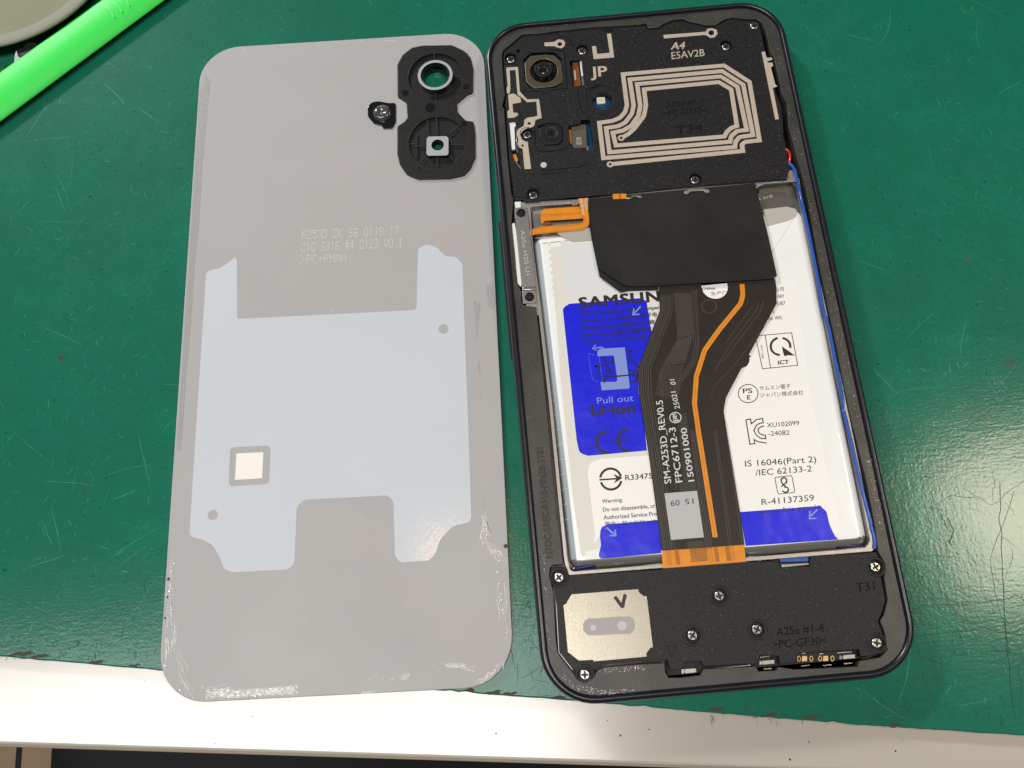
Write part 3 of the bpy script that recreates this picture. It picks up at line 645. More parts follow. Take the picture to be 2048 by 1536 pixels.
# pouch folds
plate("pouch_fold_corner", Z11([(390,378,.5),(552,345,.4),(550,392,.5),(340,428,.8),(335,400)]), 4.2, 5.4, M['navy'], bt, bev=.5, res=4)
plate("pouch_fold_corner", Z12([(1148,175,.4),(1200,190,.6),(1340,205,.6),(1392,215,.6),(1330,238),(1130,232,.3)]), 4.2, 5.3, M['navy'], bt, bev=.3, res=3)
# ribs along the pouch side
ms = []
for k in range(18):
    t = k/17; x = 1608+(1712-1608)*t; y = 470+(1010-470)*t; q = W(x, y, 5.55)
    link("pouch_crease", tube([(q.x-1.6, q.y-.1, 5.84), (q.x-.6, q.y-.05, 5.4), (q.x-.1, q.y, 4.6)], .07, 1), M['film'], bt)
for k in range(14):
    t = k/13; x = 1091+(1128-1091)*t; y = 650+(1040-650)*t; q = W(x, y, 5.3)
    link("pouch_crease", tube([(q.x-.2, q.y, 4.5), (q.x+.5, q.y+.05, 5.25), (q.x+1.5, q.y+.1, 5.76)], .06, 1), M['film'], bt)
zi = zb+.02
def T(s, Z, a, b, c, m='ink', z=None, bold=0.0, par=None, **k):
    a, b, c = Z([a, b, c]); return text(s, a, b, c, zi if z is None else z, M[m], bt if par is None else par, bold, **k)
T("SAMSUN", Z7, (680,318), (1590,240), (668,195), bold=.035, space=1.12)
T("제조자/Manufacturer: Ningde Amper", Z7, (688,408), (1588,330), (686,365), bold=.02)
T("Secondary Li-ion Battery/锂离子电", Z7, (696,488), (1560,412), (694,445), bold=.02)
T("Nominal Voltage/标称电压/标称", Z7, (706,566), (1535,498), (702,524), bold=.02)
T("Rated Capacity/额定容量/额定", Z7, (713,646), (1500,582), (710,604), bold=.02)
T("Typical Capacity: 5000 mAh, 1", Z7, (724,725), (1475,662), (720,683), bold=.02)
T("Pull out", Z7, (880,1410), (1295,1375), (870,1335), 'ltblue', zi+.01)
T("Li-ion", Z7, (815,1536), (1312,1508), (805,1420), bold=.035)
T("R33475", Z9, (1085,915), (1395,890), (1080,850), bold=.008)
T("Warning:", Z9, (822,1172), (1055,1155), (816,1128), bold=.008)
T("Do not disassemble, cr", Z9, (830,1270), (1425,1225), (826,1222), bold=.008)
T("Authorized Service Pro", Z9, (838,1360), (1445,1315), (835,1310), bold=.008)
T("警告：禁止拆卸、撞", Z9, (855,1425), (1440,1400), (850,1385), 'inkb')
T("公司", Z8, (1085,128), (1180,120), (1084,85))
T("ABY", Z8, (1108,205), (1188,200), (1105,165))
T("5/87", Z8, (1100,290), (1200,283), (1096,245))
T("2", Z8, (1048,380), (1076,378), (1046,345))
T("86 Wh", Z8, (1008,462), (1160,448), (1004,415))
T("ICT", Z8, (1118,962), (1240,952), (1115,915), bold=.025)
T("SEC, Ltd.", Z8, (955,895), (932,735), (930,895))
T("PS", Z8, (718,1290), (822,1284), (714,1232), bold=.012)
T("E", Z8, (765,1360), (802,1358), (762,1308), bold=.012)
T("サムスン電子", Z8, (905,1255), (1258,1228), (902,1205))
T("ジャパン株式会社", Z8, (912,1335), (1405,1300), (910,1285))
T("XU102099", Z10, (762,312), (1130,285), (758,258))
T("-24082", Z10, (780,408), (1018,395), (776,352))
T("IS 16046(Part 2)", Z10, (515,758), (1325,705), (508,686))
T("/IEC 62133-2", Z10, (632,862), (1272,812), (628,790))
T("R-41137359", Z10, (702,1195), (1300,1145), (696,1122))
T("www.bis.gov.in", Z10, (660,1298), (1378,1235), (655,1230), 'inkb')
def arc(cx, cy, rx, ry, a0, a1, n=20): return [(cx+rx*math.cos(math.radians(a0+(a1-a0)*k/(n-1))), cy+ry*math.sin(math.radians(a0+(a1-a0)*k/(n-1)))) for k in range(n)]
def ST(Z, lines, m='ink', z=None, par=None, name="mark", **k):
    return strokes(name, [(Z(L_[0]),)+tuple(L_[1:]) for L_ in lines], zi if z is None else z, M[m], bt if par is None else par, **k)
ST(Z9, [(arc(872,480,118,118,-88,-275+0,22)[::1] if False else arc(878,478,122,118,-90,-275,22), 5.2), (arc(1115,455,122,118,-90,-282,22), 5.2), ([(990,468),(1098,462)], 4.6)])
ST(Z9, [(arc(917,898,118,118,-172,-12), 4.6), (arc(921,900,118,118,10,163), 4.6), ([(790,908),(985,895)], 3.2), ([(955,850),(1038,888),(962,938)], 2.2)])
plate("mark", Z9([(955,850),(1046,888),(962,940),(985,890)]), bz, zi+.008, M['ink'], bt, bev=0)
ST(Z8, [([(895,632),(1270,600),(1340,970),(938,1010),(870,690)], 1.4), ([(968,628),(1030,1000)], 1.4)])
ST(Z8, [(arc(1140,755,108,98,-105,-268,18), 4.6), (arc(1150,755,105,95,-82,10,12), 4.6), ])
plate("mark", Z8([(1160,755),(1310,860),(1215,855),(1212,865),(1184,862),(1168,800)]), bz, zi+.008, M['ink'], bt, bev=0)
plate("mark", Z8([(690,1010),(760,980),(790,930),(790,880),(810,868),(780,850)]), bz, zi+.002, M['ink'], bt, bev=0)
ST(Z8, [(arc(775,1292,113,104,0,345,24), 1.6, True)])
ST(Z10, [([(522,225),(575,217),(583,270),(640,225),(710,208),(720,258),(672,268),(640,290),(612,345),(640,400),(690,435),(748,440),(742,400),(700,395),(668,370),(660,330),(700,300),(730,298)], 2.1),
         ([(522,225),(568,503),(625,496),(614,448),(660,475),(760,490)], 2.1)])
ST(Z10, [([(850,880,.4),(1045,860,.4),(1080,1050,.4),(888,1072,.4)], 1.4, True), (arc(955,915,32,30,60,-180,14)+[(935,950),(985,995)], 2.8), (arc(972,1020,34,30,-110,160,14), 2.8), ([(990,935),(925,985)], 2.4)])
# recycle mark under blue film and pull-out icon
ST(Z7, [([(850,978),(975,968),(1062,1060),(1015,1045),(995,1025),(958,1160),(880,1050),(905,1000),(850,978)], 3.0), ([(945,870),(940,912),(1045,945),(1062,880)], 3.0), ([(1200,800),(1230,815),(1270,795),(1235,900)], 3.0),
        ([(1225,940),(1280,908),(1350,975),(1290,1055),(1230,1010)], 3.0), ([(990,1105),(1330,1075),(1320,1150),(1250,1170)], 3.0)], 'inkb')
plate("pull_tab_icon", Z7([(905,782),(1192,766),(1250,1222,.2),(1240,1235),(930,1256),(915,1160),(1095,1158),(1108,1130),(1070,870),(1055,858),(880,868),(878,830)]), bz, zi+.012, M['ltblue'], bt, bev=0)
ST(Z7, [([(980,795),(930,765),(845,775)], 2.4), ([(862,735),(825,780),(890,808)], 1.6)], 'ltblue', zi+.014)
ds = []
dl = [(790,835),(782,870),(820,1120),(860,1150),(905,1160)]
for a, b in zip(dl, dl[1:]):
    n = max(1, int(math.hypot(b[0]-a[0], b[1]-a[1])/26))
    for k in range(n): 
        p = [(a[0]+(b[0]-a[0])*t, a[1]+(b[1]-a[1])*t) for t in (k/n, (k+.55)/n)]; ds.append((p, .7))
for a, b in (((900,875),(940,1160)), ((795,840),(860,860))):
    n = 11 if b[1] > 1000 else 3
    for k in range(n):
        p = [(a[0]+(b[0]-a[0])*t, a[1]+(b[1]-a[1])*t) for t in (k/n, (k+.55)/n)]; ds.append((p, .7))
ST(Z7, ds, 'ltblue', zi+.01, name="dashed_outline")
ST(Z7, [([(1372,300),(1300,380)], 3.0), ([(1295,325),(1285,395),(1360,390)], 2.8)], 'ltblue', zi+.01, name="arrow")
ST(Z11, [([(635,62),(700,120)], 3.4), ([(705,80),(712,130),(660,130)], 3.0)], 'ltblue', zi+.01, name="arrow")
ST(Z10, [([(1335,1245),(1260,1320)], 3.4), ([(1250,1265),(1245,1350),(1325,1345)], 3.0)], 'ltblue', zi+.01, name="arrow")

# main flex cable
fx = empty("main_flex_cable", (0, 0, 0), "", ""); del fx['label'], fx['category']; fx.parent = ph; fx.location = -ORG[ph.name]*S; ORG[fx.name] = -ORG[ph.name]
fz = 6.35
fl_o = [(1318,572),(1319.5,621.5,1),(1302,665.5,3),(1275.5,738,3),(1278,790,2),(1297,905),(1323.8,1101),(1489,1088.8),(1480,1024),(1447,822,3),(1452,795,3),(1483,736),(1535.8,639,3),(1553,607.5,1.5),(1553,577.6),(1550,556)]
fh = ccirc((1429.5, 573), 3.1, fz, 32)
link("flex_body", slab([fillet(un(fl_o, fz), 0, 6), fh], fz-.16, fz, .02), M['flex'], fx)
plate("white_patch", [(1395,560),(1465,560),(1465,600),(1395,600)], fz-.3, fz-.2, M['label'], fx, bev=0)
text("CHINA", *Z8([(250,112),(402,108),(250,85)]), fz-.19, M['ink'], fx, .02)
text("生产厂", *Z8([(350,172),(540,160),(348,135)]), fz-.19, M['ink'], fx)
plate("orange_tail", [(1323.8,1101),(1489,1088.8),(1492.5,1120),(1494,1124),(1326,1137),(1325,1133.5)], fz-.6, fz-.02, M['orange'], fx, bev=.25, res=4)
T("", Z8, (0,0),(1,1),(2,2)) if False else None
ol = Z8([(705,45),(715,170),(690,270),(450,560),(280,800),(185,1100),(165,1400)])+Z26([(560,200),(600,450),(722,1222)])
strokes("orange_strip", [(ol, 9.4, False, 3)], fz+.012, M['orange'], fx, th=.02)
strokes("strip_seam", [(ol, .8, False, 3)], fz+.034, M['oranged'], fx, th=.004)
# conductor lines
cl_ = []
base_l = [(1322,590),(1322,625,1),(1304,670,3),(1279,740,3),(1281,790,2),(1300,905),(1327,1098)]
base_m = Z7([(1970,140),(1990,700),(1850,900)])+[(1372,740),(1352,790)]+Z26([(480,300),(560,750),(640,1290)])
for d_ in (0, 3, 6, 10, 14, 17, 22):
    cl_.append(([(x+d_, y) + ((2.5,) if 600 < y < 800 else ()) for x, y, *_ in base_l], .65, False, 2))
mid = [(1383,580),(1388,690),(1384,720),(1350,770),(1345,800)]
for d_ in (0, 3.5, 7, 10):
    cl_.append(([(x+d_, y, 3) for x, y in mid], .5, False, 3))
mid2 = [(1383,860),(1400,990),(1413,1098)]
for d_ in (-2, 1, 4, 7.5, 11):
    cl_.append(([(x+d_, y) for x, y in mid2], .6, False, 1))
for P_, wd in (([(1528,600),(1520,625),(1470,690),(1445,725)], .5), ([(1518,605),(1512,622),(1460,690),(1430,740)], .5), ([(1505,612),(1450,688)], .5), ([(1540,640),(1500,690),(1465,735),(1430,770),(1420,800)], .4), ([(1428,860),(1445,980),(1458,1090)], .6), ([(1432,860),(1449,980),(1463,1090)], .5), ([(1450,840),(1470,980),(1484,1088)], .6)):
    cl_.append(([(x, y, 4) for x, y in P_], wd, False, 3))
strokes("conductor_lines", cl_, fz+.008, M['flexline'], fx, th=.006)
# cross-hatched shield mesh areas
hz = []
def hatch(quad, n, kx):       # quad tl,tr,br,bl ; zig-zag rows
    tl, tr, b_r, bl = quad; out = []
    for i in range(n):
        t = (i+.5)/n; L_ = (tl[0]+(bl[0]-tl[0])*t, tl[1]+(bl[1]-tl[1])*t); R_ = (tr[0]+(b_r[0]-tr[0])*t, tr[1]+(b_r[1]-tr[1])*t); row = []
        hgt = math.hypot(bl[0]-tl[0], bl[1]-tl[1])/n*.42
        for k in range(kx*2+1):
            s = k/(kx*2); row.append((L_[0]+(R_[0]-L_[0])*s, L_[1]+(R_[1]-L_[1])*s+(hgt if k % 2 else -hgt)))
        out.append((row, .55))
    return out
hz += hatch([(1348,586),(1381,586),(1387,670),(1355,676)], 24, 8)
hz += hatch([(1355,678),(1386,672),(1370,725),(1322,735)], 15, 8)
hz += hatch([(1322,735),(1368,728),(1350,800),(1310,790)], 14, 6)
hz += hatch([(1358,965),(1390,960),(1394,985),(1362,990)], 8, 5)
hz += hatch([(1374,1084),(1405,1081),(1408,1094),(1376,1098)], 5, 5)
hz += hatch([(1355,830),(1372,825),(1388,955),(1368,962)], 22, 4)
strokes("shield_mesh", hz, fz+.006, M['flexline'], fx, th=.004)
strokes("ring_mark", [(circ(*Z8([(332,300)])[0], 14.5, 26, 13.5), .7, True)], fz+.01, M['flexline'], fx, th=.01)
for c in (Z7([(1578,1080)])[0], Z7([(1605,1285)])[0], Z9([(1560,240)])[0], Z9([(1640,985)])[0], Z9([(1490,80)])[0]):
    strokes("ring_mark", [(circ(c[0]-2, c[1], 6.5, 16, 5.8, -1.5, 1.2), .6)], fz+.01, M['flexline'], fx, th=.01)
# tail pattern
tl_ = []
for x, wd in ((262,1),(278,1),(295,1),(358,8),(655,.8),(672,.8),(690,.8),(735,7),(845,9),(880,1),(900,1)):
    tl_.append((Z26([(x-10, 1345-(x-262)*.07), (x+12, 1490-(x-262)*.07)]), wd))
strokes("tail_traces", tl_, fz+.0, M['oranged'], fx, th=.006)
ms = []
for i in range(9):
    for j in range(11):
        u_ = 480+i*18+(j % 2)*9+j*1.5; v_ = 1335+j*12-i*1.5
        q = W(*Z26([(u_, v_)])[0], fz); ms.append(slab([circ(q.x, q.y, .13, 6)], fz-.03, fz+.006))
link("tail_mesh", join(ms), M['flexdark'], fx)
zf = fz+.02
a, b, c = Z26([(300,700),(165,-115),(235,712)]); text("SM-A253D_REV0.5", (1280+300/4.8, 820+700/4.8), (1325,800), (1280+232/4.8, 820+712/4.8), zf, M['white_ink'], fx, .008)
text("FPC6712-3", *Z26([(408,690),(338,165),(340,700)]), zf, M['white_ink'], fx, .008)
text("150901000", *Z26([(522,680),(445,168),(462,690)]), zf, M['white_ink'], fx, .008)
strokes("mark", [(circ(*Z26([(340,73)])[0], 11.3, 24, 10.3), 1.8, True), (Z26([(310,40),(372,106)]), 1.6)], zf, M['white_ink'], fx)
text("Pb", *Z26([(365,108),(345,35),(322,112)]), zf+.002, M['white_ink'], fx, .01)
text("25021", *Z7([(1822,1465),(1772,1268),(1760,1470)]), zf, M['white_ink'], fx, .004)
text("01", *Z7([(1775,1190),(1758,1130),(1712,1192)]), zf, M['white_ink'], fx, .004)
stk = plate("flex_sticker", Z26([(235,800),(548,775),(613,1222),(298,1248)]), fz-.02, fz+.06, M['sticker'], fx, bev=.01)
text("09", *Z26([(378,862),(292,868),(382,920)]), fz+.062, M['ink'], fx)
text("15", *Z26([(510,848),(430,855),(516,902)]), fz+.062, M['ink'], fx)
# black tape over the connector
tp = empty("black_tape", (0, 0, 0), "", ""); del tp['label'], tp['category']; tp.parent = ph; tp.location = -ORG[ph.name]*S; ORG[tp.name] = -ORG[ph.name]
def sagged(pts, z, th, amp):
    me = slab([fillet(un(pts, z), 0, 4)], z-th, z)
    bm = bmesh.new(); bm.from_mesh(me)
    bmesh.ops.triangulate(bm, faces=bm.faces)
    bmesh.ops.subdivide_edges(bm, edges=bm.edges, cuts=3, use_grid_fill=True)
    for v in bm.verts:
        v.co.z += amp*math.sin(v.co.x*.32+v.co.y*.1)*math.cos(v.co.y*.23)
    bm.to_mesh(me); bm.free(); return me
plate("tape_backing", Z5([(1000,130),(1020,480),(1055,680),(1145,1110),(1420,1312),(1500,1290),(1900,1280),(1900,900)]), 6.42, 6.5, M['tapelow'], tp, bev=.02)
tpo = [(1177,397),(1185,455),(1190,500),(1196,535,.3),(1245,569,.5),(1262,573,.6),(1300,572),(1545,557.5,.4),(1554,551,.5),(1539,482),(1524.6,422),(1510,366),(1400,376)]
link("tape_sheet", slab([fillet(un(tpo, 7.0), 0, 4)], 6.86, 7.0, .04), M['tape'], tp)
plate("tape_fold", Z5([(1145,990),(1350,968),(1420,1000),(1435,1190)]), 7.0, 7.03, M['tapelow'], tp, bev=.008)
strokes("tape_crease", [(Z6([(0,1168),(500,1140),(1270,1085)]), .9), (Z5([(1128,992),(1440,1208),(1540,1228)]), 1.0)], 7.005, M['dull'], tp, th=.03)

# small orange flex (side key) and gap parts
of = empty("side_key_flex", (0, 0, 0), "", ""); del of['label'], of['category']; of.parent = ph; of.location = -ORG[ph.name]*S; ORG[of.name] = -ORG[ph.name]
plate("flex_loop", Z5([(395,270,.4),(430,240,.4),(890,205),(1000,300),(925,365),(440,395,.3),(410,440,.2),(395,400)]), 5.2, 5.35, M['orange'], of, bev=.05)
plate("flex_loop_edge", Z5([(392,395),(530,405),(535,440),(420,445)]), 4.6, 5.1, M['copper'], of, bev=.1)
strokes("flex_seam", [(Z5([(410,318),(900,290)]), 1.0), (Z5([(410,335),(900,305)]), .7)], 5.36, M['oranged'], of)
plate("flex_strip", Z5([(245,515),(310,495,1),(420,465,1),(900,430,.6),(940,400,.4),(935,330),(870,110),(1000,100),(1000,250),(1020,400,1),(1000,470,1),(930,510,1),(760,525),(300,570),(250,595)]), 6.0, 6.12, M['orange'], of, bev=.02)
strokes("flex_seam", [(Z5([(310,560),(750,515),(930,495,1),(990,450)]), .7), (Z5([(320,505,1),(450,472),(900,445),(955,400),(945,340)]), .8)], 6.13, M['oranged'], of)
plate("flex_stiffener", Z5([(248,510),(305,505),(310,575),(258,585)]), 6.1, 6.2, M['oranged'], of, bev=.01)
strokes("flex_stiffener_edge", [(Z5([(255,515),(268,585)]), 1.6), (Z5([(295,510),(305,575)]), 1.6)], 6.22, M['gold'], of)
text("A25e SG REV", *Z5([(955,320),(925,105),(918,322)]), 6.13, M['white_ink'], of, .01)
text("SUBSTM01", *Z5([(995,250),(985,110),(962,252)]), 6.13, M['white_ink'], of, .01)
plate("white_foam", Z5([(60,150),(140,145),(138,222),(65,226)]), 4.5, 6.1, M['white'], ph, bev=.1)
plate("steel_clip", Z5([(150,175),(210,170),(400,150),(770,130,.4),(800,165),(870,160),(870,185),(810,190),(760,160),(420,180),(270,200),(255,250),(265,340),(240,320),(235,215),(160,200)]), 5.3, 5.95, M['tray'], ph, bev=.1)
plate("steel_clip", Z4([(195,1268),(215,1258),(320,1255),(320,1275),(205,1278)]), 5.4, 6.2, M['steel'], ph, bev=.1)
plate("steel_clip", Z4([(485,1255),(520,1250),(530,1235),(590,1235),(620,1245),(600,1265),(580,1250),(540,1252),(520,1268),(485,1270)]), 5.4, 7.1, M['steel'], ph, bev=.1)
plate("orange_tab", Z4([(365,1228),(480,1225),(482,1268),(368,1272)]), 6.0, 7.05, M['orange'], ph, bev=.02)
strokes("tab_seam", [(Z4([(420,1228),(424,1270)]), 1.0), (Z4([(430,1228),(434,1270)]), 1.0)], 7.06, M['copper'], ph)
plate("steel_clip", Z4([(975,1205,.2),(1020,1185,.3),(1130,1180,.3),(1190,1190,.2),(1192,1215,.2),(1160,1218,.2),(1140,1198),(1030,1205),(1000,1230,.2),(975,1225,.2)]), 6.2, 7.35, M['tray'], ph, bev=.12)
plate("steel_clip", Z4([(1585,1155),(1620,1140),(1660,1130),(1930,1112),(1930,1122),(1660,1142),(1610,1165),(1600,1178),(1585,1175)]), 5.9, 6.6, M['tray'], ph, bev=.12)
plate("tray_corner", Z6([(1430,0),(1480,0),(1520,100),(1510,125),(1400,118),(1130,150),(1120,130),(1405,95),(1410,30)]), 4.6, 5.6, M['tray'], ph, bev=.1)
# side bracket
sb = plate("side_bracket", Z5([(58,230,.3),(215,225,.3),(245,390),(260,520),(330,1230),(330,1300),(345,1400,.2),(340,1440),(165,1455),(150,1300),(160,1250),(70,380),(60,360)]), 5.6, 6.15, M['bsteel'], ph, bev=.1)
plate("bracket_slot", Z5([(70,380),(235,380),(330,1230),(155,1235)]), 6.15, 6.24, M['bsteel'], sb, bev=.03)
plate("bracket_fold", Z5([(155,1238),(330,1238),(328,1275),(158,1280)]), 6.15, 6.5, M['steel'], sb, bev=.15)
plate("white_gasket", Z5([(22,430,.4),(60,410,.3),(80,500),(155,1200),(140,1240),(95,1190),(40,700)]), 5.4, 6.05, M['white'], ph, bev=.2)
text("A25e H20 U1", *Z5([(135,520),(205,1095),(190,510)]), 6.25, M['sticker'], sb, .0)
plate("chassis_tab", Z5([(205,1460),(370,1440),(385,1600),(350,1600),(340,1530),(215,1540)]), 5.3, 5.95, M['tray'], ph, bev=.1)
# wires along the right wall
wp = [(1573,297),(1580,305),(1583,318),(1581,328),(1586,333)]
link("red_wire", tube(smooth3([W(x-2, y, 5.4) for x, y in Z4([(1850,845),(1880,870),(1888,920),(1880,960)])]), .32), M['wirer'], ph, smooth=True)
bw = Z4([(1870,965),(1900,990),(1930,1040),(1950,1100),(1985,1230)])+Z6([(1560,250),(1640,600),(1740,1100),(1800,1480)])+Z8([(1700,450),(1800,950),(1900,1500)])+Z10([(1640,50),(1740,450),(1850,950),(1950,1400)])+Z12([(1425,60),(1455,160),(1450,240)])
link("blue_wire", tube(smooth3([W(x-(4.5 if y > 345 and y < 1040 else 1), y, 5.9) for x, y in bw], 1), .43), M['wireb'], ph, smooth=True)
plate("blue_liner", Z12([(540,325),(660,325),(670,350),(900,345),(905,305),(540,322)]), 5.0, 5.6, M['wireb'], ph, bev=.1)
plate("steel_clip", Z12([(672,365,.3),(905,352,.3),(912,375,.2),(680,398,.2)]), 5.2, 6.2, M['bsteel'], ph, bev=.2)
plate("steel_clip", Z12([(388,300),(560,295),(1430,215),(1435,235),(560,320),(500,345),(440,340),(388,320)]), 4.6, 5.4, M['tray'], ph, bev=.15)
plate("steel_clip", Z11([(420,430),(1095,355),(1100,400),(1040,405),(900,395),(850,405),(600,430),(430,450)]), 4.4, 5.6, M['tray'], ph, bev=.15)

# screws ---------------------------------------------------------
def screw_mesh(mats_black=False):
    R_ = 1.12; cross = [(-.17,-.78),(.17,-.78),(.24,-.24),(.78,-.17),(.78,.17),(.24,.24),(.17,.78),(-.17,.78),(-.24,.24),(-.78,.17),(-.78,-.17),(-.24,-.24)]
    a_ = slab([circ(0, 0, 8.6, 28), [(x*10, y*10) for x, y in cross]], 3.0, 4.2); a_.transform(Matrix.Scale(.1, 4))
    a = join([a_, lathe([(.86, .42), (1.0, .36), (1.09, .25), (R_, .1), (R_, 0)], (0, 0), 28)])
    b = slab([circ(0, 0, .9, 16)], -.6, .12)
    for f in b.polygons: f.material_index = 1
    na = len(a.polygons); me = join([a, b])
    for f in me.polygons: f.material_index = 0 if f.index < na else 1
    return me
def screw(pos, z, parent, m, ang, k=1.0):
    q = W(*pos, z); me = screw_mesh(); me.transform(Matrix.Translation((q.x, q.y, z-.3)) @ Matrix.Rotation(ang, 4, 'Z') @ Matrix.Scale(k, 4))
    o = link("screw", me, [m, M['scrdark']], parent); autosmooth(o, 50); return q
# ------------------------------------------------------------------ upper cover
uc = empty("antenna_cover", (0, 0, 0), "", ""); del uc['label'], uc['category']; uc.parent = ph; uc.location = -ORG[ph.name]*S; ORG[uc.name] = -ORG[ph.name]
ZU = 6.25
uo = ([(1007,112),(1010,103),(1046,72),(1079,70),(1114,65),(1137,63),(1180,58),(1280,52),(1291,51),(1295,60),(1319,58),(1328,51),(1347,43.5),(1368,42),(1374,46),(1393,50),(1412,54),(1432,54),(1449,42.5),(1465,38.5),(1491,41.5),(1511,42),(1518,48),(1523,66),(1531,105),(1537,117),(1545,150),(1552,187),(1562,210),(1566,240),(1567,273),(1569,299),(1573.6,327),(1575,346),(1575,358),(1573,359.5),(1405,372.5),(1300,382),(1189,391.5),(1160,394),(1143,395),(1082,400),(1079,404),(1050,405),(1048,400),(1031,401),(1027,396),(1018,309),(1014,250),(1012,215),(1010,211),(1015,188),(1011,166)])
camh = Z1([(555,760),(650,675),(860,665),(960,668),(1045,750),(1070,1010),(1060,1060),(970,1120),(660,1140),(575,1060)])
win = Z1([(1150,775),(1300,765),(1335,1095),(1190,1110)])
flash = ccirc(Z1([(1568, 1290)])[0], 2.55, ZU, 36)
cam2 = Z2([(745,330),(860,295),(1000,300),(1060,360),(1060,520),(1010,570),(830,580),(760,500)])
bwin = Z2([(1135,330),(1290,300),(1295,250),(1380,250),(1415,270),(1450,560),(1440,650),(1370,650),(1300,610),(1190,610),(1145,560)])
lslot = Z2([(370,280),(460,275),(470,500),(490,700),(530,880),(505,880),(440,790),(400,630)])
scr_u = [((1021.7,118.8),5.75), ((1164.4,101.9),5.75), ((1508.6,51.2),6.0), ((1452,93.4),5.75), ((1054,269.5),5.8), ((1066.7,390.6),5.75), ((1390,360),5.75), ((1548.5,345.6),5.75)]
def wellc(pos, z, zt_, r, n=28):   # hole in the top plane around a lower screw
    a = W(*pos, z); return circ(a.x, a.y, r, n)
hl = [fillet(un(h, ZU), .15) for h in (camh, win, cam2, bwin, lslot)]+[flash]
for pos, z in scr_u:
    if pos[0] < 1500: hl.append(wellc(pos, z, ZU, 1.5))
# LDS pin holes
pins = [(Z1([(1022, 570)])[0], .35), (Z3([(935, 340)])[0], .35), (Z2([(630, 300)])[0], .4), (Z2([(545, 580)])[0], .3), (Z1([(490, 650)])[0], .5)]
for c, r in pins: hl.append(ccirc(c, r, ZU, 16))
link("cover_body", slab([fillet(un(uo, ZU), .2, 3)]+hl, 4.6, ZU, .09, 2), M['cover'], uc)
for pos, z in scr_u:
    if pos[0] > 1500 and pos[1] < 100: continue
    q = W(*pos, z)
    if pos[0] < 1500: link("screw_well", lathe([(1.5, ZU-.1), (1.45, z-.35), (.9, z-.36)], q, 28), M['dull'], uc)
    cc = W(pos[0], pos[1]-3, ZU)
    link("screw_boss", lathe([(1.55, ZU-.05), (1.62, ZU+.06), (1.75, ZU+.06), (1.85, ZU-.02)], (q.x, q.y+.12, 0), 32), M['dull'], uc)
for k, (pos, z) in enumerate(scr_u): screw(pos, z+.25 if pos[0] > 1500 else z, ph, M['screw'], k*.7+.3)
plate("circuit_board", [(1012,100),(1500,80),(1500,340),(1040,385)], 3.3, 3.9, M['pcb'], ph, bev=.02)
# traces
zl = ZU+.012
tz = [0]
def TR(name, Z, pts, r=.15, z=zl, holes=()):
    tz[0] += 1
    return plate(name, Z(pts), ZU-.02, z+.016+.003*tz[0], M['trace'], uc, bev=.008, r=r, holes_mm=holes)
w_ = 38/4.267
coil = ([(343,975),(1475,862),(1466,805,.8),(1500,783,.5),(1617,771),(1531,272),(1314,132),(452,207),(486,470,1),(470,530,2),(425,580,2),(360,606,1.5),(250,621),(285,923),
  (1408,828),(1412,785,1),(1445,742,1.5),(1562,727),(1478,296),(1298,180),(510,252),(543,470,1),(528,545,2),(470,620,2),(410,650,1.5),(308,666),(337,873),
  (1366,783),(1376,735,1),(1425,692,1.5),(1508,682),(1428,314),(1285,226),(572,291),(600,475,1),(583,562,2),(520,650,2),(450,688,1.5),(365,706),(392,815),
  (1318,738),(1338,700,1),(1375,665,1.5),(1425,648),(1375,336),(1270,274),(632,336),(648,470,1),(630,565,3),(545,675,3),(500,715,2),(455,742)])
CP = fillet([(p[0], p[1], max(p[2], .75)) if len(p) > 2 else p for p in un(Z4(coil), zl)], 0, 5, False)
wmm = w_*mmpp(1400, 220, zl)
link("antenna_coil", ribbon(CP, wmm, ZU-.02, zl+.02), M['trace'], uc)
for c in (Z4([(437, 750)])[0], Z4([(343, 975)])[0]):
    q = W(*c, zl+.03); link("coil_pad", slab([circ(q.x, q.y, .85, 28), circ(q.x, q.y, .36, 20)], ZU, zl+.03, .01), M['trace'], uc)
    link("coil_via", slab([circ(q.x, q.y, .36, 20)], ZU, zl+.026), M['dull'], uc)
q3 = Z3([(935, 335)])[0]; hq = ccirc(q3, .8, zl+.02, 28)
TR("antenna_trace", Z1, [(822,545),(950,535),(1000,503),(1065,510),(1090,545),(1082,590),(1045,620),(985,605),(950,590),(828,592)], holes=[ccirc(Z1([(1022,562)])[0], .62, zl+.02, 24)])
link("trace_pit", lathe([(.62, zl+.02), (.5, ZU-.1), (.35, ZU-.6)], W(*Z1([(1022,564)])[0], ZU), 24), M['greyfilm'], uc)
TR("antenna_trace", Z3, [(445,357),(875,325),(895,295),(940,288),(990,305),(1000,345),(970,382),(925,388),(890,365),(870,357),(448,394)], holes=[hq])
link("trace_pit", lathe([(.8, zl+.02), (.6, ZU-.1), (.35, ZU-.6)], W(*q3, ZU), 24), M['greyfilm'], uc)
TR("antenna_trace", Z1, [(1625,432),(1678,428),(1718,735),(1456,757),(1432,592),(1485,588),(1500,690),(1660,675)])
TR("antenna_trace", Z1, [(335,865),(485,855),(510,1170),(600,1270),(755,1268),(790,1510),(710,1536),(705,1560,.5),(640,1570,.5),(580,1536),(600,1505,.8),(690,1495),(735,1480),(722,1300),(600,1308),(550,1260),(480,1210),(455,895),(380,900),(390,1130),(380,1195),(345,1195),(340,1125),(355,1100)])
TR("antenna_trace", Z1, [(360,1210),(430,1195),(520,1255),(525,1310),(415,1330),(425,1440),(480,1445),(490,1470),(440,1505),(355,1510),(350,1430),(375,1400)])
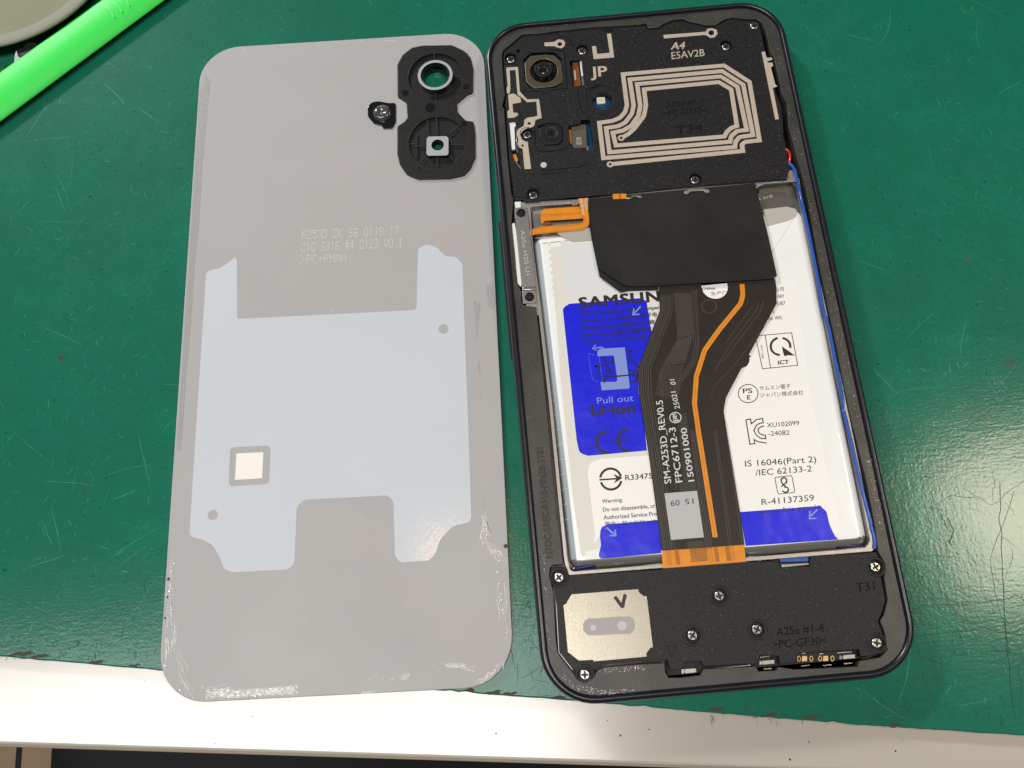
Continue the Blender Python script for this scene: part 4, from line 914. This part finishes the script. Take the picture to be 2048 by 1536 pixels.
TR("antenna_trace", Z2, [(570,250),(640,218),(700,240),(705,290),(690,335),(655,352),(600,360),(545,395),(515,440),(535,500),(575,530),(610,535),(655,880),(570,885),(545,625),(500,605),(480,560),(490,510),(468,430),(480,380),(560,330)], holes=[ccirc(Z2([(630,298)])[0], .42, zl+.02, 20), ccirc(Z2([(545,582)])[0], .3, zl+.02, 20)])
TR("antenna_trace", Z3, [(1450,530),(1485,527),(1500,590),(1555,590),(1560,612),(1508,628),(1512,642),(1560,640),(1570,672),(1545,690),(1590,860),(1612,885),(1565,900),(1628,1220),(1590,1225)], r=.08)
T("A4", Z3, (520,508), (658,500), (535,432), 'trace', zl, .02, uc)
T("E5AV2B", Z3, (530,607), (868,572), (525,532), 'trace', zl, .006, uc)
T("JP", Z1, (1425,985), (1628,970), (1415,852), 'trace', zl, .022, uc)
T("A25e #1-4", Z3, (468,1105), (855,1060), (470,1045), 'gloss', zl, 0, uc, th=.03)
T(">PC-GF30<", Z3, (435,1192), (895,1150), (432,1130), 'gloss', zl, 0, uc, th=.03)
T("T34", Z3, (575,1372), (850,1340), (568,1292), 'gloss', zl, 0, uc, th=.03)
# moulded edges on the cover
ml = [(Z1([(540,470,1),(700,445,1),(960,435,1),(1080,470,2),(1180,540,2),(1250,620)]), 1.2), (Z1([(520,480),(300,660)]), 1.0), (Z1([(540,1175),(800,1165),(812,1190),(870,1188),(880,1155),(1120,1130),(1070,650),(880,640)]), 1.2),
      (Z1([(1255,1140),(1285,1420,1),(1360,1460,1),(1420,1536)]), 1.3), (Z1([(1360,1290),(1360,1140),(1450,1120),(1480,1095),(1560,1080)]), 1.4), (Z1([(1380,1420),(1370,1290)]), 1.1), (Z1([(1085,575),(1210,575)]), .9), (Z1([(300,820),(480,820)]), 1.0),
      (Z2([(700,340),(705,560),(730,640,1),(800,665),(1050,640,1),(1130,600)]), 1.6), (Z2([(780,905),(1000,885,1),(1280,860,2),(1360,800)]), 1.1), (Z2([(780,950),(1020,930)]), .9), (Z2([(395,940),(435,1240),(600,1250)]), 1.4), (Z2([(780,1285),(1160,1250)]), 1.2),
      (Z6([(20,205),(390,175)]), 1.2), (Z6([(560,155),(1400,90)]), 1.2), (Z4([(1340-540,0)]*1+[(800,5)]), .5)]
lines("moulded_line", [(m_[0], m_[1], False, .3) for m_ in ml[:-1]], zl, M['gloss'], uc, th=.07)
q = W(*Z1([(1600, 1290)])[0], ZU); link("flash_rim", lathe([(4.0, ZU-.03), (4.1, ZU+.09), (4.25, ZU-.03)], W(*Z1([(1570,1275)])[0], ZU), 40), M['dull'], uc)
for c, r in ((Z3([(415,603)])[0], .85), (Z3([(1512,1258)])[0], .65), (Z3([(1588,1445)])[0], .55), (Z1([(490,1395)])[0], .75)):
    q = W(*c, ZU); link("moulded_pin", lathe([(0, ZU+.05), (r*.5, ZU+.06), (r*.62, ZU+.01), (r*.9, ZU+.01), (r, ZU+.05), (r*1.1, ZU-.02)], q, 24), M['dull'], uc)
q = W(*Z2([(815, 830)])[0], ZU+.1); link("round_pad", slab([circ(q.x, q.y, .78, 28)], ZU, ZU+.1, .04), M['ventdot'], uc)
plate("dark_window", Z1([(1580,370),(1700,362),(1710,405),(1595,420)]), ZU-.1, ZU+.02, M['gloss'], uc, bev=.01)
# main camera
mc = empty("main_camera", (0, 0, 0), "", ""); del mc['label'], mc['category']; mc.parent = ph; mc.location = -ORG[ph.name]*S; ORG[mc.name] = -ORG[ph.name]
co = Z1([(570,800),(650,712),(840,695),(950,705),(1035,780),(1065,1010),(1050,1050),(960,1105),(680,1130),(590,1050)])
cc = Z1([(818, 905)])[0]
link("camera_shield", slab([fillet(un(co, 6.15), .15), ccirc(cc, 3.55, 6.15, 40)], 5.0, 6.15, .1, 2), M['brass'], mc)
q = W(*cc, 6.0)
link("camera_bore", lathe([(3.55, 6.1), (3.4, 5.0), (2.3, 4.8), (0, 4.8)], q, 40), M['gloss'], mc)
q = W(*Z1([(815, 870)])[0], 6.9)
link("lens_barrel", lathe([(2.35, 4.8), (2.35, 6.3), (2.1, 6.5), (1.3, 6.5), (1.15, 6.2), (.8, 6.0)], q, 40), M['dull'], mc, smooth=False)
link("camera_lens", lathe([(0, 6.12), (.5, 6.1), (.95, 5.95)], q, 32), M['gloss'], mc, smooth=True)
link("lens_ring", lathe([(1.15, 6.45), (1.25, 6.56), (1.4, 6.5)], q, 32), M['gloss'], mc)
strokes("shield_notch", [(Z1([(625,800),(665,765)]), 1.6), (Z1([(850,735),(900,755)]), 1.6), (Z1([(930,745),(985,790)]), 2.0), (Z1([(670,1115),(960,1098),(1040,1050)]), 1.8), (Z1([(600,1040),(690,1110)]), 1.2), (Z1([(1030,800),(1050,1000)]), 1.4)], 6.16, M['steel'], mc, th=.05)
# second camera
sc2 = empty("second_camera", (0, 0, 0), "", ""); del sc2['label'], sc2['category']; sc2.parent = ph; sc2.location = -ORG[ph.name]*S; ORG[sc2.name] = -ORG[ph.name]
plate("camera_housing", Z2([(750,360),(850,305),(1000,305),(1052,365),(1055,510),(1000,565),(830,570),(762,500)]), 4.6, 6.6, M['dull'], sc2, bev=.25, res=3)
q = W(*Z2([(905, 425)])[0], 6.6)
link("lens_ring", lathe([(2.0, 6.55), (2.05, 6.72), (1.8, 6.72), (1.5, 6.62), (1.0, 6.62)], q, 40), M['dull'], sc2)
link("lens_glint_ring", lathe([(1.0, 6.62), (1.06, 6.7), (1.14, 6.62)], q, 32), M["edge"], sc2)  # thin grey ring added as a painted glint around the lens
link("camera_lens", lathe([(0, 6.72), (.5, 6.68), (.95, 6.58), (1.0, 6.56)], q, 32), M['gloss'], sc2, smooth=True)
# flex windows
wd_ = plate("camera_flex", Z1([(1180,780),(1255,770),(1295,1090),(1200,1105)]), 4.8, 5.3, M['copper'], ph, bev=.15)
strokes("flex_pad", [(Z1([(1210,900),(1222,1025)]), 3.0)], 5.32, M['trace'], wd_)
plate("white_foam", Z1([(1275,768),(1303,765),(1325,968),(1298,972)]), 5.0, 5.7, M['white'], ph, bev=.05)
plate("steel_clip", Z1([(1303,985),(1322,985),(1333,1085),(1312,1090)]), 5.0, 5.6, M['bsteel'], ph, bev=.05)
M["cshield"] = mat("dark nickel shield", (.15, .135, .11), .4, metal=.5)
cn = plate("connector_shield", Z2([(1165,318,.3),(1355,308,.2),(1362,385),(1370,600,.2),(1350,612,.2),(1200,612,.3),(1180,580)]), 4.3, 5.4, M['cshield'], ph, bev=.08)
text("0530", *Z2([(1238,572),(1232,478),(1305,570)]) , 5.42, M['trace'], cn, .01)
plate("connector_flex", Z2([(1135,380),(1170,378),(1185,560),(1150,550)]), 4.1, 4.8, M['orange'], ph, bev=.05)
plate("gold_pad", Z2([(1345,580),(1392,590),(1388,640),(1345,635)]), 3.95, 4.2, M['gold'], ph, bev=.02)
# flash led
fd = plate("flash_led", Z1([(1488,1245),(1600,1240),(1605,1320),(1500,1328)]), 3.9, 4.6, M['white'], ph, bev=.05)
q = W(*Z1([(1557, 1283)])[0], 4.62); link("led_die", slab([circ(q.x, q.y, .38, 18)], 4.58, 4.64, .01), M['led'], fd)
ms = []
for c in [(1625,1250),(1630,1270),(1632,1290),(1650,1300),(1660,1310),(1585,1365),(1560,1362),(1640,1325),(1600,1225),(1615,1235),(1500,1225),(1545,1225),(1630,1340)]:
    q = W(*Z1([c])[0], 4.0); ms.append(slab([circ(q.x, q.y, random.uniform(.08, .17), 6)], 3.9, 4.02))
link("solder_pads", join(ms), M['steel'], ph)
# left contact
plate("white_contact", Z2([(372,290),(400,275),(455,275),(460,335),(440,345),(452,630),(405,632)]), 4.8, 5.9, M['white'], ph, bev=.08)
plate("coax_clip", Z2([(415,690,.3),(455,685,.3),(490,760,.3),(480,790,.3),(440,775,.3),(415,740)]), 4.8, 5.6, M['orange'], ph, bev=.2)
plate("steel_clip", Z2([(455,345),(468,345),(482,665),(470,670)]), 5.0, 5.7, M['steel'], ph, bev=.05)
link("coax_lead", tube(smooth3([W(x, y, 5.4) for x, y in Z2([(450,790),(480,820),(500,850),(525,885)])]), .3), M['steel'], ph, smooth=True)

# ------------------------------------------------------------------ lower speaker bracket
lb = empty("speaker_bracket", (0, 0, 0), "", ""); del lb['label'], lb['category']; lb.parent = ph; lb.location = -ORG[ph.name]*S; ORG[lb.name] = -ORG[ph.name]
ZB = 6.2
lo = ([(1103,1137,.5),(1108,1134,.5),(1133,1133,.4),(1138,1150),(1166,1149),(1322,1139),(1326,1136),(1400,1129),(1499,1122),(1516,1125),(1556.5,1121.5),(1561,1134.5),(1619,1132),(1621,1113),(1752,1104),(1760,1118,1),(1768,1133,.5),(1767,1147,.8),(1762,1155,.4),(1771,1199,1),(1763,1228,1),(1756,1242,.5),(1765,1266,.5),(1770,1298,2),(1757,1309,1),(1722,1314),(1719,1299),(1595,1306),(1590,1325),(1560,1328),(1557.7,1312),(1520,1310),(1513,1327),(1407,1332),(1402,1322),(1372,1324),(1361,1340),(1341,1340),(1335,1320),(1276,1322),(1214,1328),(1190,1336,.6),(1183,1352,1),(1170.5,1361,1.2),(1157,1355,1),(1150,1342,.6),(1137,1325),(1120,1302,.5),(1116.5,1281),(1112,1184),(1108,1171,.5),(1103,1154,.5)])
scr_b = [((1117.8,1155),5.95), ((1169.6,1349.5),5.95), ((1385,1271),5.9), ((1438.5,1192),5.9), ((1514,1259),5.9), ((1751,1134),5.95), ((1753.6,1286),6.0)]
spk = Z11([(345,617),(900,573),(905,600),(945,632),(970,632),(1022,1058),(1000,1062),(968,1105),(970,1135),(530,1175),(522,1162),(405,1168),(330,1108),(315,1100),(277,710),(300,695)])
hl = [wellc(p_, z_, ZB, 1.45) for p_, z_ in scr_b]
link("bracket_body", slab([fillet(un(lo, ZB), .1, 4)]+hl, 4.3, ZB, .1, 2), M['cover'], lb)
for k, (pos, z) in enumerate(scr_b):
    q = W(*pos, z)
    link("screw_well", lathe([(1.45, ZB-.1), (1.42, z-.36), (.9, z-.38)], q, 28), M['dull'], lb)
    link("screw_boss", lathe([(1.5, ZB-.05), (1.58, ZB+.05), (1.68, ZB-.02), (2.0, ZB-.01), (2.08, ZB+.05), (2.18, ZB-.02)], q, 32), M['dull'], lb)
    screw(pos, z, ph, M['screw'], k*.9+.6)
for k, (pos, z) in enumerate([((1041.9,425),6.35), ((1058.8,593),6.35)]): screw(pos, z, ph, mat("black screw steel", (.02, .02, .022), .3, metal=.6), k+.4, 1.0)
sp = plate("speaker_plate", spk, ZB+.004, ZB+.14, M['plateM'], lb, bev=.03)
vf = plate("vent_film", Z11([(480,820,1.3),(830,798,1.3),(872,830,1),(868,915,1),(830,945,1),(490,960,1.3),(442,925,1),(442,850,1)]), ZB+.14, ZB+.18, M['vent'], lb, bev=.01)
for c, r in ((Z11([(525,895)])[0], .62), (Z11([(765,878)])[0], .95)):
    q = W(*c, ZB+.2); link("vent_dot", slab([circ(q.x, q.y, r, 24)], ZB+.17, ZB+.2, .005), M['ventdot'], lb)
q = W(*Z11([(763,880)])[0], ZB+.21); link("vent_hole", slab([circ(q.x, q.y, .1, 8)], ZB+.2, ZB+.21), M['ink'], lb)
strokes("marker_tick", [(Z11([(712,645),(742,690),(768,722)]), 7, False, .3), (Z11([(770,718),(778,670),(790,630)]), 7, False, .3)], ZB+.15, M['marker'], lb)
for c in Z11([(712,648),(770,716),(788,630)]):
    q = W(*c, ZB+.17); link("marker_tick", slab([circ(q.x, q.y, .4, 12)], ZB+.14, ZB+.172), M['marker'], lb)
T("T31", Z12, (1300,598), (1455,580), (1292,520), 'gloss', ZB+.01, 0, lb, th=.03)
T("A25e #1-4", Z12, (635,962), (1030,925), (630,892), 'gloss', ZB+.01, 0, lb, th=.03)
T(">PC-GF30<", Z12, (600,1068), (1055,1030), (596,998), 'gloss', ZB+.01, 0, lb, th=.03)
lines("moulded_line", [(Z11([(1135,1050),(1215,1045),(1180,1140)]), .8, True), (Z11([(195,560),(300,520),(310,430)]), 1.0, False, .4), (Z11([(210,560),(235,1010,1),(240,1100,1),(350,1240)]), 1.3, False, .4), (Z12([(1440,960,1),(1520,940)]), 1.0), (Z11([(560,1235),(1110,1170)]), 1.4)], ZB+.01, M['gloss'], lb, th=.05)
for c, r in ((Z11([(370,580)])[0], .6), (Z12([(1315,378)])[0], .6)):
    q = W(*c, ZB); link("moulded_pin", lathe([(0, ZB+.03), (r*.7, ZB+.03), (r, ZB-.02)], q, 20), M['dull'], lb)
# sub board parts in the slots
plate("sub_board", [(1330,1318),(1410,1312),(1500,1306),(1590,1298),(1722,1290),(1724,1336),(1590,1342),(1335,1360)], 3.4, 4.1, M['dull'], ph, bev=.02)
for pts in (Z12([(512,1165),(620,1158),(622,1195),(518,1205)]), Z12([(1185,1120),(1288,1112),(1292,1150),(1190,1158)]), Z11([(1280,1235),(1380,1228),(1385,1268),(1288,1278)])):
    c_ = plate("contact_spring", pts, 4.15, 5.1, M['tray'], ph, bev=.12)
for pts in (Z12([(490,1170),(510,1168),(514,1200),(494,1205)]), Z12([(1158,1125),(1172,1123),(1176,1155),(1160,1158)]), Z11([(1258,1240),(1275,1238),(1280,1275),(1262,1278)]), Z12([(528,1232),(598,1228),(600,1238),(530,1242)]), Z12([(840,1210),(910,1202),(912,1208),(842,1216)]), Z12([(1020,1205),(1092,1198),(1094,1206),(1022,1212)]), Z12([(1195,1190),(1268,1184),(1270,1192),(1197,1198)]), Z11([(1285,1305),(1350,1300),(1352,1310),(1288,1315)])):
    plate("solder_pad", pts, 4.1, 4.3, M['steel'], ph, bev=.02)
for c in ((868,1152), (1043,1150)):
    plate("gold_pad", Z12([(c[0]-22, c[1]-22), (c[0]+22, c[1]-24), (c[0]+24, c[1]+20), (c[0]-20, c[1]+24)]), 4.1, 4.5, M['gold'], ph, bev=.05)
    for d_ in (-46, 56): strokes("pad_ring", [(circ(*Z12([(c[0]+d_, c[1])])[0], 3.0, 16, 5.0), 1.3, True)], 4.3, M['gold'], ph)
strokes("solder_dots", [(Z12([(500,1140),(580,1130)]), 1.2), (Z12([(845,1108),(875,1106)]), 1.6), (Z12([(990,1112),(1020,1110)]), 1.6), (Z12([(1140,1105),(1260,1095)]), 1.2)], 4.3, M['steel'], ph)
strokes("bright_edge", [(Z12([(50,1240),(420,1205)]), 1.4)], 5.0, M['steel'], ph)
# ledge debris
flakes([(1545,70),(1570,150),(1590,260),(1620,400),(1648,520)], 90, .05, .22, .7, mat("pale grit", (.35, .30, .2), .4), ZL, "ledge_grit", ph)
flakes([(1648,520),(1690,720),(1720,860)], 120, .04, .16, .8, M['residue'], ZL, "ledge_grit", ph)
flakes([(1735,910),(1752,990),(1765,1060)], 240, .04, .2, .7, mat("warm glue residue", (.40, .34, .22), .15, coat=1), ZL, "ledge_glue", ph, .3)
flakes([(1775,1060),(1795,1180),(1800,1290)], 110, .04, .15, 1.2, M['ledge'], ZL, "ledge_glue", ph, .5)
flakes([(1130,1355),(1150,1375),(1200,1385),(1270,1382)], 180, .04, .22, .5, M['residue'], ZL, "ledge_glue", ph, .4)
flakes([(1200,1342),(1290,1335)], 110, .04, .2, .5, M['residue'], ZL, "ledge_glue", ph, .4)
flakes([(1085,1080),(1092,1200),(1096,1280)], 90, .04, .16, .5, M['residue'], ZL, "ledge_glue", ph, .4)
flakes([(1000,60),(1150,50),(1280,42),(1420,30),(1520,28)], 80, .03, .11, .5, M['residue'], ZL, "ledge_grit", ph, .3)
flakes([(1025,450),(1040,620),(1060,860)], 60, .03, .1, .6, M['residue'], ZL, "ledge_grit", ph, .3)
T("N7DC-SR8C-0310-MN28-2T01", Z27, (652,1470), (600,885), (612,1475), 'engr', ZL+.008, .02, ph, th=.02)
# side key bump on the left wall
q = W(1005, 560, 5); 
kx = QX-39.1
link("side_key", slab([fillet([(kx-.5, 60), (kx+.6, 60), (kx+.8, 96), (kx-.3, 96)], .4)], 2.6, 5.2, .3, 3), M['rim'], ph, smooth=False)

# ------------------------------------------------------------------ pry tool, dish, scrap
def pry():
    # a long convex bar: upper edge (0,147)-(207,0), lower edge (0,241)-(326,0) in the photo
    A0, A1 = W(0, 143, 3.3), W(207, -4, 3.3); B0, B1 = W(0, 240, 2.2), W(325, 0, 2.2)
    cA = (A1-A0).normalized(); cB = (B1-B0).normalized()
    sec = [(-.01, 0, 1.6), (-.01, 0, 3.1), (.04, 1, 3.6), (.3, 1, 3.85), (.55, 1, 3.7), (.75, 1, 3.25), (.9, 1, 2.6), (1.0, 1, 1.9), (1.0, 1, 1.6), (.92, 1, 1.0), (.1, 1, 1.0)]
    L_ = 190; n = 30; rings = []
    for i in range(n+1):
        t = -60+L_*i/n
        a = A0+cA*t; b = B0+cB*t*1.0
        # keep stations square to the bar
        ax = (cA+cB).normalized(); k = (b-a).dot(ax); b = b-cB*k
        tip = 1.0 if i < n-2 else (1-.25*(i-n+2))
        ring = []
        for f, _, z in sec:
            p_ = a.lerp(b, .5+(f-.5)*tip); ring.append((p_.x, p_.y, z))
        rings.append(ring)
    bm = bmesh.new(); R = [[bm.verts.new(v) for v in r_] for r_ in rings]; m_ = len(sec)
    for a, b in zip(R, R[1:]):
        for k in range(m_): bm.faces.new((a[k], a[(k+1) % m_], b[(k+1) % m_], b[k]))
    bm.faces.new(R[0]); bm.faces.new(R[-1][::-1])
    bmesh.ops.recalc_face_normals(bm, faces=bm.faces)
    me = bpy.data.meshes.new("p"); bm.to_mesh(me); bm.free(); return me
pt_ = empty("pry_tool", tuple(W(150, 110, 0)), "bright green plastic pry bar lying across the mat corner beside the dish", "pry tool")
o = link("tool_body", pry(), M['green'], pt_); autosmooth(o, 60)
mb = o.modifiers.new("sub", 'SUBSURF'); mb.levels = 1; mb.render_levels = 2
ft = W(60, 150, 0)
for (a, b) in (((1030,75),(1115,170)), ((1100,30),(1190,118)), ((1190,-20),(1262,58))):  # three pale bars stand in for highlights on the tool
    P_ = Z19([a, ((a[0]+b[0])/2+14, (a[1]+b[1])/2-4), b]); link("highlight_mark", tube(smooth3([W(x, y, 3.93-.07*k) for k, (x, y) in enumerate(P_)]), .13, 2), M['greenl'], pt_, smooth=True)
# feet of the bar (moulded ribs) so that it stands on the mat
for c in ((-30, 215), (60, 150), (150, 88), (260, 10)):
    q = W(*c, 1.5); link("foot_rib", lathe([(0, 1.2), (1.6, 1.2), (1.6, 0.01), (0, 0.01)], q, 16), M['green'], pt_)
dc = W(-12.2, -114.2, 4.6); di = empty("dish", (dc.x, dc.y, 0), "frosted translucent round dish with olive tint, cut by the top left corner", "dish")
Rr = (W(170, 0, 4.6)-dc).length
link("dish_body", lathe([(0, 3.0), (Rr*.78, 3.0), (Rr*.86, 3.4), (Rr*.9, 4.1), (Rr*.92, 4.4), (Rr*.985, 4.6), (Rr, 4.4), (Rr, 3.9), (Rr*.95, 3.6), (Rr*.9, 1.0), (Rr*.86, .01), (0, .01)], dc, 96), M['dish'], di, smooth=False)
autosmooth(di.children[0], 50)
link("dish_rim", lathe([(Rr*.90, 4.45), (Rr*.93, 4.65), (Rr*.985, 4.8), (Rr*1.005, 4.6), (Rr*1.005, 4.2), (Rr*.99, 4.0)], dc, 96), M['dishrim'], di, smooth=True)
scp = empty("plastic_scrap", tuple(W(45, 105, 0)), "small torn black scrap with a white tab between dish and green bar", "scrap")
plate("black_piece", Z19([(165,470),(230,455),(240,410),(300,400),(345,410),(400,420),(330,480),(200,560),(165,520)]), 0.01, 3.0, M['dull'], scp, bev=.4, res=2)
plate("white_tab", Z19([(140,530),(160,490),(175,540),(200,560),(150,605),(135,600)]), 0.01, 2.0, M['white'], scp, bev=.2)
plate("black_piece", Z19([(0,665),(60,635),(110,640),(0,700),(-60,720)]), 0.01, 1.5, M['dull'], scp, bev=.3)
